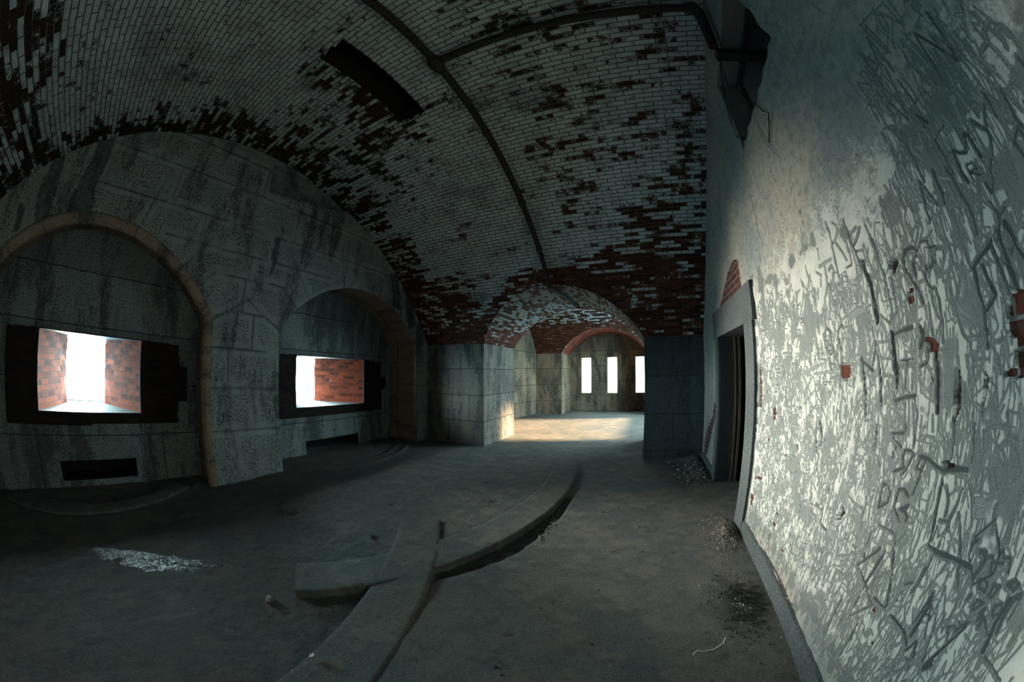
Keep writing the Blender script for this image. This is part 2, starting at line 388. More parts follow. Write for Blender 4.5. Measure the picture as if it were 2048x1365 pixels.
# vent shaft, brick lined
vs = PB()
jj = np.where(~keep.any(axis=0) | ~keep.all(axis=0))[0]
iv = np.where(np.abs(xs - (VENT[0] + VENT[1]) / 2) < 0.12)[0][0]
col = ~keep[iv]
j0, j1 = np.where(col)[0][0], np.where(col)[0][-1] + 1
ya, yb = Y[iv, j1], Y[iv, j0]
za, zb = Z[iv, j1], Z[iv, j0]
n_ = 24
for xx in (VENT[0], VENT[1]):
    yy = np.linspace(ya, yb, n_); R = VR(xx); zl = VZ + np.sqrt(R * R - (yy - VY) ** 2) - 0.004
    Pp = np.zeros((n_, 2, 3)); Pp[..., 0] = xx; Pp[..., 1] = yy[:, None]; Pp[:, 0, 2] = zl; Pp[:, 1, 2] = 5.6
    vs.grid(Pp)
for yy, z_ in ((ya, za), (yb, zb)):
    vs.panel((VENT[0], yy, z_ - 0.02), (VENT[1], yy, z_ - 0.02), (VENT[1], yy, 5.6), (VENT[0], yy, 5.6))
vs.panel((VENT[0], ya, 5.6), (VENT[1], ya, 5.6), (VENT[1], yb, 5.6), (VENT[0], yb, 5.6))
struct(vs.build('ceiling_vent_shaft', M['brick_soot']))

# ------------------------------------------------------------------ passage between the casemates
YB = 7.45
xp = np.linspace(PC - PHW, PC + PHW, 60); yt = np.linspace(0, 1, 30)
P = np.zeros((60, 30, 3)); U = np.zeros((60, 30, 2)); 
arc = np.r_[0, np.cumsum(np.hypot(np.diff(xp), np.diff(zpass(xp))))]
for i, x in enumerate(xp):
    z = float(zpass(x)); yc = VY + math.sqrt(VR(x) ** 2 - (z - VZ) ** 2)
    y = yc + (YB - yc) * yt
    P[i, :, 0] = x; P[i, :, 1] = y; P[i, :, 2] = z; U[i, :, 0] = y; U[i, :, 1] = arc[i]
pb = PB(); pb.grid(P, U)
bp = 0.30 + 0.5 * sm(P[..., 0], -0.9, -0.1) + 0.45 * (1 - sm(P[..., 0], -3.1, -2.5)) + 0.25 * sm(P[..., 1], 7.0, 7.45)
struct(pb.build('ceiling_passage', M['vault_low'], smooth=True, attrs={'bare': bp}))

def yfront(x): return VY + math.sqrt(VR(x) ** 2 - (ZS - VZ) ** 2)
# left pier (front face, passage face, back)
XPL, XPR = PC - PHW, PC + PHW
pb = PB(); nx = 12
xx = np.linspace(XL0, XPL, nx); Pp = np.zeros((nx, 2, 3)); Pp[..., 0] = xx[:, None]; Pp[..., 1] = np.array([yfront(x) for x in xx])[:, None]; Pp[:, 0, 2] = -0.12; Pp[:, 1, 2] = ZS + 0.003
pb.grid(Pp, np.stack([np.repeat(xx[:, None], 2, 1), Pp[..., 2]], 2))
yf = yfront(XPL)
pb.panel((XPL, yf, -0.12), (XPL, YB, -0.12), (XPL, YB, ZS + 0.003), (XPL, yf, ZS + 0.003), (0.35, -0.12))
pb.panel((XL0, YB, -0.12), (XPL, YB, -0.12), (XPL, YB, ZS), (XL0, YB, ZS), (0, -0.12))
struct(pb.build('wall_far_left', M['pier']))
yf = yfront(0.3)
pb = PB()
pb.panel((XPR, yf, -0.12), (XW + 0.05, yf, -0.12), (XW + 0.05, yf, ZS + 0.003), (XPR, yf, ZS + 0.003), (0, -0.12))
pb.panel((XPR, yf, -0.12), (XPR, YB, -0.12), (XPR, YB, ZS + 0.003), (XPR, yf, ZS + 0.003), (0.5, -0.12))
pb.panel((XPR, YB, -0.12), (XW + 0.6, YB, -0.12), (XW + 0.6, YB, ZS), (XPR, YB, ZS), (0, -0.12))
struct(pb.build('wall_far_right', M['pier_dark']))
# room side of the passage wall in the next casemate, above the opening
pb = PB(); xx = np.linspace(-6.3, 2.7, 150); Pp = np.zeros((150, 2, 3)); Pp[..., 0] = xx[:, None]; Pp[..., 1] = YB + 0.002
Pp[:, 0, 2] = np.where(np.abs(xx - PC) < PHW, zpass(xx), ZS); Pp[:, 1, 2] = 5.85
pb.grid(Pp); struct(pb.build('wall_far_back', M['brick_dark']))

# near wall behind the camera
ynr = VY - math.sqrt(VR(0) ** 2 - (ZS - VZ) ** 2)
pb = PB(); pb.panel((XL0, ynr + 0.04, -0.12), (XW + 0.05, ynr + 0.04, -0.12), (XW + 0.05, ynr + 0.04, ZS + 0.25), (XL0, ynr + 0.04, ZS + 0.25))
struct(pb.build('wall_near', M['pier']))

# ------------------------------------------------------------------ granite left wall with two arched recesses
ARCH = [(-0.42, 1.625, 2.02, 2.91), (3.945, 1.595, 2.03, 2.90)]   # centre, half width, springing, crown
def arch_z(a, y):
    c, hw, zs_, zc = a; rise = zc - zs_; R = (hw * hw + rise * rise) / (2 * rise)
    return zc - R + np.sqrt(np.maximum(R * R - (y - c) ** 2, 0))
JOINTS = []
def J(*p):
    for a, b in zip(p[:-1], p[1:]): JOINTS.append((*a, *b))
for z in (0.65, 1.2, 1.7): J((1.2, z), (2.36, z))
J((1.62, 0), (1.62, 0.65)); J((1.95, 0.65), (1.95, 1.2)); J((1.55, 1.2), (1.55, 1.7)); J((1.9, 1.7), (1.9, 2.17))
J((0.94, 2.34), (1.23, 2.63), (2.32, 2.63), (2.60, 2.36)); J((1.2, 2.05), (1.52, 2.17), (2.04, 2.17), (2.35, 2.03))
J((1.7, 2.17), (1.7, 2.63))
for a in ARCH:
    c, hw, zs_, zc = a
    for an in (-58, -36, -13, 13, 36, 58):
        s_, c_ = math.sin(D2R(an)), math.cos(D2R(an)); R = (hw * hw + (zc - zs_) ** 2) / (2 * (zc - zs_)); R0 = R; zc0 = zc - R
        L_ = 0.62 + 0.12 * (abs(an) % 3)
        J((c + s_ * R0, zc0 + c_ * R0), (c + s_ * (R0 + L_), zc0 + c_ * (R0 + L_)))
    pts = [(c + math.sin(D2R(an)) * (R + 0.66), zc - R + math.cos(D2R(an)) * (R + 0.66)) for an in range(-58, 59, 23)]
    if c > 2: pts[1] = (3.04, 3.53)
J((-2.6, 3.33), (5.9, 3.33)); J((-2.6, 3.85), (5.9, 3.85)); J((-2.6, 4.3), (5.9, 4.3)); J((0.4, 2.95), (3.2, 2.95))
for y, z0, z1 in ((-1.45, 2.7, 3.33), (-0.75, 3.33, 3.85), (0.35, 3.33, 3.85), (1.45, 3.33, 3.85), (2.41, 3.33, 3.85), (3.1, 3.33, 3.85), (4.2, 3.33, 3.85), (5.0, 2.9, 3.33), (-1.3, 3.85, 4.3), (0.0, 3.85, 4.3), (1.7, 3.85, 4.3), (2.7, 3.85, 4.3), (3.6, 3.85, 4.3), (1.75, 2.63, 2.95), (0.9, 2.95, 3.33), (2.1, 2.95, 3.33)): J((y, z0), (y, z1))
J((5.54, 0.62), (6, 0.62)); J((5.54, 1.2), (6, 1.2)); J((5.54, 1.7), (6, 1.7)); J((5.4, 2.3), (6.0, 2.55))

ys = [np.arange(-2.7, 6.2, 0.022)]
for a in ARCH: ys.append([a[0] - a[1] - 1e-3, a[0] - a[1], a[0] + a[1], a[0] + a[1] + 1e-3])
ys = ins(np.concatenate(ys), []); NZ = 190
P = np.zeros((len(ys), NZ, 3))
for i, y in enumerate(ys):
    z0 = -0.12
    for a in ARCH:
        if abs(y - a[0]) <= a[1] + 1e-6: z0 = float(arch_z(a, y))
    R = VR(XF); z1 = VZ + math.sqrt(max(R * R - (y - VY) ** 2, 0.2)) + 0.08
    z1 = max(z1, z0 + 0.02)
    P[i, :, 1] = y; P[i, :, 2] = z0 + (z1 - z0) * np.linspace(0, 1, NZ)
Yw, Zw = P[..., 1], P[..., 2]; jd = np.full(Yw.shape, 1.0)
wob = (vnoise(np.stack([Yw, Zw], -1), 6, 3, 2) - 0.5) * 0.02
for (y0, z0, y1, z1) in JOINTS:
    dy, dz = y1 - y0, z1 - z0; l2 = dy * dy + dz * dz + 1e-9
    t = np.clip(((Yw - y0) * dy + (Zw - z0) * dz) / l2, 0, 1)
    jd = np.minimum(jd, np.hypot(Yw - y0 - t * dy, Zw - z0 - t * dz) + wob * 0.5)
joint = (1 - sm(jd, 0.003, 0.013)) * np.clip(0.35 + 1.1 * vnoise(np.stack([Yw, Zw], -1), 1.1, 44, 3), 0.3, 1); panel_ = sm(jd, 0.07, 0.10)
for a in ARCH:
    panel_ *= 1 - 0.8 * ((Zw < arch_z(a, Yw) + 0.06) & (np.abs(Yw - a[0]) < a[1] + 0.05))
lump = vnoise(np.stack([Yw, Zw], -1), 7, 5, 5) - 0.5
P[..., 0] = XF - 0.010 * joint + 0.016 * lump * panel_ + 0.006 * panel_
# the chipped slot high on the wall
SL = [(1.73, 4.43), (1.78, 3.99), (2.23, 4.02), (3.41, 4.18), (3.36, 4.40), (2.75, 4.46)]
slm = inpoly(Yw, Zw, SL); P[..., 0] -= slm * (0.05 + 0.04 * lump)
wv = (vnoise(np.stack([Yw * 1.0, Zw * 0.4], -1), 9, 81, 4) - 0.5) * 0.14; sv_ = vnoise(np.stack([Yw, Zw], -1), 26, 82, 3)
for pl in ([(-1.58, 3.62), (-1.40, 3.75), (-1.31, 3.13), (-1.27, 2.71), (-1.45, 2.67), (-1.51, 2.99)], [(-0.98, 4.0), (-0.77, 4.05), (-0.73, 3.62), (-0.75, 3.24), (-0.70, 2.93), (-1.01, 2.86), (-1.04, 3.08), (-0.98, 3.49)], [(-1.75, 2.9), (-1.64, 2.84), (-1.65, 2.6), (-1.71, 2.58)], [(2.05, 3.3), (2.16, 3.3), (2.12, 2.8), (2.06, 2.75)], [(4.6, 3.4), (4.9, 3.4), (4.95, 2.75), (4.75, 2.7)], [(5.0, 3.2), (5.3, 3.0), (5.5, 2.4), (5.3, 2.4)]):
    joint = np.maximum(joint, inpoly(Yw + wv, Zw + wv * 0.5, pl) * np.clip(0.45 + 0.9 * sv_, 0, 1.0))
joint = np.maximum(joint, slm * 0.45)
joint = np.maximum(joint, slm * np.clip(vnoise(np.stack([Yw, Zw], -1), 9, 8, 4) * 1.6 - 0.35, 0, 0.8))
pb = PB(); pb.grid(P, np.stack([Yw, Zw], 2))
wl = struct(pb.build('wall_left', M['front'], attrs={'joint': joint, 'panel': panel_}))
# reveals and back of the recesses
def xback(y): return -5.03 - 0.055 * y
PORT = [(-1.19, 0.34, -0.90, -0.22), (3.03, 4.72, 3.50, 4.10)]     # inner y0,y1, throat y0,y1
PZ = (0.83, 1.71); XT = 0.92
NICHE = [(-0.95, 0.20, 0.04, 0.27), (3.22, 4.55, -0.02, 0.23)]
rv = PB(); bk = PB(); nic = PB()
for k, a in enumerate(ARCH):
    c, hw, zs_, zc = a
    yy = np.linspace(c - hw, c + hw, 60); prof = [(c - hw, -0.12), (c - hw, 0.5), (c - hw, 1.0), (c - hw, 1.5)] + [(y, float(arch_z(a, y))) for y in yy] + [(c + hw, 1.5), (c + hw, 1.0), (c + hw, 0.5), (c + hw, -0.12)]
    prof = np.array(prof); nrmc = np.array([c, 1.2])
    # rounded arris: front -> bead -> back
    steps = [(0.0, 0.0), (0.012, -0.03), (0.0, -0.065), (-0.012, -0.09), (-0.012, None)]
    P = np.zeros((len(prof), len(steps), 3))
    for i, (y, z) in enumerate(prof):
        d = np.array([y, z]) - nrmc; d[1] *= 0.6; d /= np.linalg.norm(d) + 1e-9
        if z <= 1.55: d = np.array([np.sign(y - c), 0.0])
        for s_, (off, dxx) in enumerate(steps):
            xq = XF + dxx if dxx is not None else xback(y) - 0.02
            P[i, s_] = (xq, y - d[0] * off, z - d[1] * off)
    rv.grid(P)
    # back plane, with the port and niche left open
    p0, p1, _, _ = PORT[k]; n0, n1, m0, m1 = NICHE[k]
    yb_ = ins(np.linspace(c - hw - 0.02, c + hw + 0.02, 60), [p0, p1, n0, n1])
    for y0, y1 in zip(yb_[:-1], yb_[1:]):
        ym = (y0 + y1) / 2; holes = []
        if p0 < ym < p1: holes.append(PZ)
        if n0 < ym < n1: holes.append((m0, m1))
        cuts = sorted([(-0.14, -0.13)] + holes); lo = -0.13
        segs = []; z = -0.13
        for h0, h1 in sorted(holes): segs.append((z, h0)); z = h1
        segs.append((z, None))
        for s0, s1 in segs:
            ta = s1 if s1 is not None else float(arch_z(a, np.clip(y0, c - hw, c + hw))) + 0.03
            tb = s1 if s1 is not None else float(arch_z(a, np.clip(y1, c - hw, c + hw))) + 0.03
            A = (xback(y0), y0, s0); B = (xback(y1), y1, s0); C_ = (xback(y1), y1, tb); D_ = (xback(y0), y0, ta)
            bk.grid(np.array([[A, D_], [B, C_]]), np.array([[[y0, s0], [y0, ta]], [[y1, s0], [y1, tb]]]))
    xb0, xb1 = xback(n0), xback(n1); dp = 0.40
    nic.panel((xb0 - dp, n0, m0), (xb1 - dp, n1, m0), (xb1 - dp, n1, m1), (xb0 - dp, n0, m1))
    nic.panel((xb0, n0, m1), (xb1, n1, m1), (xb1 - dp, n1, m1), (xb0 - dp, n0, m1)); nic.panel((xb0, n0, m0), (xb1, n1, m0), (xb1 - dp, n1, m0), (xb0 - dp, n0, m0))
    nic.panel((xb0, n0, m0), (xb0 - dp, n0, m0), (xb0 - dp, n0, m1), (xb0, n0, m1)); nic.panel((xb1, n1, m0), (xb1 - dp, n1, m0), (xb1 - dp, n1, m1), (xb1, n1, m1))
for k in (0,):
    c, hw, zs_, zc = ARCH[k]; rise = zc - zs_; Ra = (hw * hw + rise * rise) / (2 * rise); az0 = zc - Ra; hmax = math.asin(hw / Ra)
    cen = [(c - hw, z, -1, 0) for z in np.linspace(-0.12, zs_ - 0.05, 9)] + [(c + math.sin(t) * Ra, az0 + math.cos(t) * Ra, math.sin(t), math.cos(t)) for t in np.linspace(-hmax, hmax, 48)] + [(c + hw, z, 1, 0) for z in np.linspace(zs_ - 0.05, -0.12, 9)]
    sec = [(0.085, 0.0), (0.08, 0.012), (0.05, 0.026), (0.0, 0.022), (-0.035, 0.0), (-0.05, -0.04), (-0.045, -0.09), (-0.02, -0.12), (0.0, -0.125)]
    Pm = np.array([[(XF + b, y + ny * a, z + nz * a) for a, b in sec] for y, z, ny, nz in cen])
    md_ = PB(); md_.grid(Pm); md_.build('arch_moulding', M['moulding'], wl, smooth=True)
rv.build('arch_reveal', M['reveal'], wl, smooth=False); bk.build('recess_back', M['recess'], wl); nic.build('low_niche', M['shell'], wl)

# gun ports
SUR = [[(-1.70, 0.68), (-1.70, 1.70), (-1.19, 1.72), (0.34, 1.72), (0.92, 1.70), (0.94, 1.44), (1.06, 1.42), (1.07, 0.99), (0.92, 0.97), (0.90, 0.70)],
       [(2.42, 0.66), (2.42, 1.70), (3.03, 1.72), (4.72, 1.72), (5.24, 1.67), (5.24, 1.38), (5.40, 1.36), (5.40, 1.12), (5.26, 1.10), (5.26, 0.66)]]
for k in range(2):
    p0, p1, t0, t1 = PORT[k]; z0, z1 = PZ
    w = empty('window_%d' % (k + 1), (xback((p0 + p1) / 2), (p0 + p1) / 2, z0)); w['kind'] = 'structure'
    Mi = Matrix.Translation(-Vector(w.location))
    def sub(pb, name, mat):
        pb.V = [v - np.array(w.location) for v in pb.V]; return pb.build(name, mat, w)
    X0, X1 = xback(p0), xback(p1); XT0, XT1 = xback(p0) - XT, xback(p1) - XT; e = 0.03
    for (ya_, xa_, yb_, xb_, nm) in ((p0, X0, t0, XT0, 'brick_cheek'), (p1, X1, t1, XT1, 'brick_cheek')):
        pb = PB(); n1, n2 = 26, 30
        tt = np.linspace(0, 1, n1); zz_ = np.linspace(z0 - 0.02, z1 + 0.02, n2)
        P = np.zeros((n1, n2, 3)); P[..., 0] = (xa_ + (xb_ - xa_) * tt)[:, None]; P[..., 1] = (ya_ + (yb_ - ya_) * tt)[:, None]; P[..., 2] = zz_[None]
        jag = (vnoise(np.stack(np.meshgrid(tt, zz_, indexing='ij'), -1), 7, 40 + k, 3) - 0.5) * 0.05
        P[..., 1] += jag * (tt[:, None] ** 3) * (1 if ya_ == p0 else -1) + 0.010 * (jag) ; pb.grid(P)
        sub(pb, nm, M['brick'])
        pb = PB(); pb.panel((xb_, yb_, z0 - 0.3), (xb_ - 0.7, yb_ + (-0.45 if ya_ == p0 else 0.45), z0 - 0.3), (xb_ - 0.7, yb_ + (-0.45 if ya_ == p0 else 0.45), z1 + 0.3), (xb_, yb_, z1 + 0.3)); sub(pb, 'outer_cheek', M['recess'])
    pb = PB(); pb.panel((X0, p0, z0), (X1, p1, z0), (XT1, t1, z0), (XT0, t0, z0)); pb.panel((XT0, t0, z0), (XT1, t1, z0), (XT1 - 0.7, t1 + 0.45, z0 - 0.02), (XT0 - 0.7, t0 - 0.45, z0 - 0.02)); sub(pb, 'sill', M['trim'])
    pb = PB(); pb.panel((X0, p0, z1), (X1, p1, z1), (XT1, t1, z1), (XT0, t0, z1)); pb.panel((XT0, t0, z1), (XT1, t1, z1), (XT1 - 0.7, t1 + 0.45, z1 + 0.02), (XT0 - 0.7, t0 - 0.45, z1 + 0.02)); sub(pb, 'lintel', M['trim'])
    # sooty brick infill round the opening, stepped outline, standing a finger proud of the granite
    poly = SUR[k]; yy = np.arange(min(p[0] for p in poly) - 0.02, max(p[0] for p in poly) + 0.03, 0.02); zg = np.arange(0.62, 1.76, 0.02)
    yy = ins(yy, [p0, p1]); zg = ins(zg, [z0, z1])
    YY, ZZ = np.meshgrid(yy, zg, indexing='ij'); cy = (YY[:-1, :-1] + YY[1:, 1:]) / 2; cz = (ZZ[:-1, :-1] + ZZ[1:, 1:]) / 2
    kp = inpoly(cy, cz, poly) & ~((cy > p0) & (cy < p1) & (cz > z0) & (cz < z1))
    P = np.stack([xback(YY) + 0.014 + 0.01 * (vnoise(np.stack([YY, ZZ], -1), 12, 60 + k, 3) - 0.5), YY, ZZ], 2)
    pb = PB(); pb.grid(P, np.stack([YY, ZZ], 2), kp)
    o = sub(pb, 'brick_surround', M['brick_soot']); md = o.modifiers.new('depth', 'SOLIDIFY'); md.thickness = 0.03; md.offset = 0
    # daylight comes in through the throat
    L = bpy.data.lights.new('daylight_portal', 'AREA'); L.shape = 'RECTANGLE'; L.size = z1 - z0; L.size_y = t1 - t0; L.cycles.is_portal = True
    lo = bpy.data.objects.new('daylight_portal', L); COL.objects.link(lo); lo.location = ((XT0 + XT1) / 2 - 0.03, (t0 + t1) / 2, (z0 + z1) / 2); lo.rotation_euler = (0, D2R(-90), 0)

# solid masonry outside the left wall so that daylight only enters through the ports
pb = PB()
for (y0, y1) in ((-2.9, PORT[0][2] - 0.2), (PORT[0][3] + 0.2, PORT[1][2] - 0.2), (PORT[1][3] + 0.2, 6.4)):
    pb.panel((-6.25, y0, -0.3), (-6.25, y1, -0.3), (-6.25, y1, 5.8), (-6.25, y0, 5.8))
for k in range(2):
    a_, b_ = PORT[k][2] - 0.2, PORT[k][3] + 0.2
    pb.panel((-6.25, a_, -0.3), (-6.25, b_, -0.3), (-6.25, b_, PZ[0]), (-6.25, a_, PZ[0]))
    pb.panel((-6.25, a_, PZ[1]), (-6.25, b_, PZ[1]), (-6.25, b_, 5.8), (-6.25, a_, 5.8))
pb.panel((-6.25, -2.9, 5.8), (2.6, -2.9, 5.8), (2.6, 7.6, 5.8), (-6.25, 7.6, 5.8))
pb.panel((0.9, -2.9, -0.12), (2.6, -2.9, -0.12), (2.6, 6.6, -0.12), (0.9, 6.6, -0.12)); pb.panel((-6.25, -2.9, -0.3), (2.6, -2.9, -0.3), (2.6, -2.9, 5.8), (-6.25, -2.9, 5.8))
pb.panel((2.6, -2.9, -0.3), (2.6, 6.6, -0.3), (2.6, 6.6, 5.8), (2.6, -2.9, 5.8))
pb.panel((-6.25, 6.4, -0.3), (-5.2, 6.4, -0.3), (-5.2, 6.4, 5.8), (-6.25, 6.4, 5.8)); pb.panel((0.9, 6.6, -0.3), (2.6, 6.6, -0.3), (2.6, 6.6, 5.8), (0.9, 6.6, 5.8))
struct(pb.build('wall_outer_masonry', M['shell']))

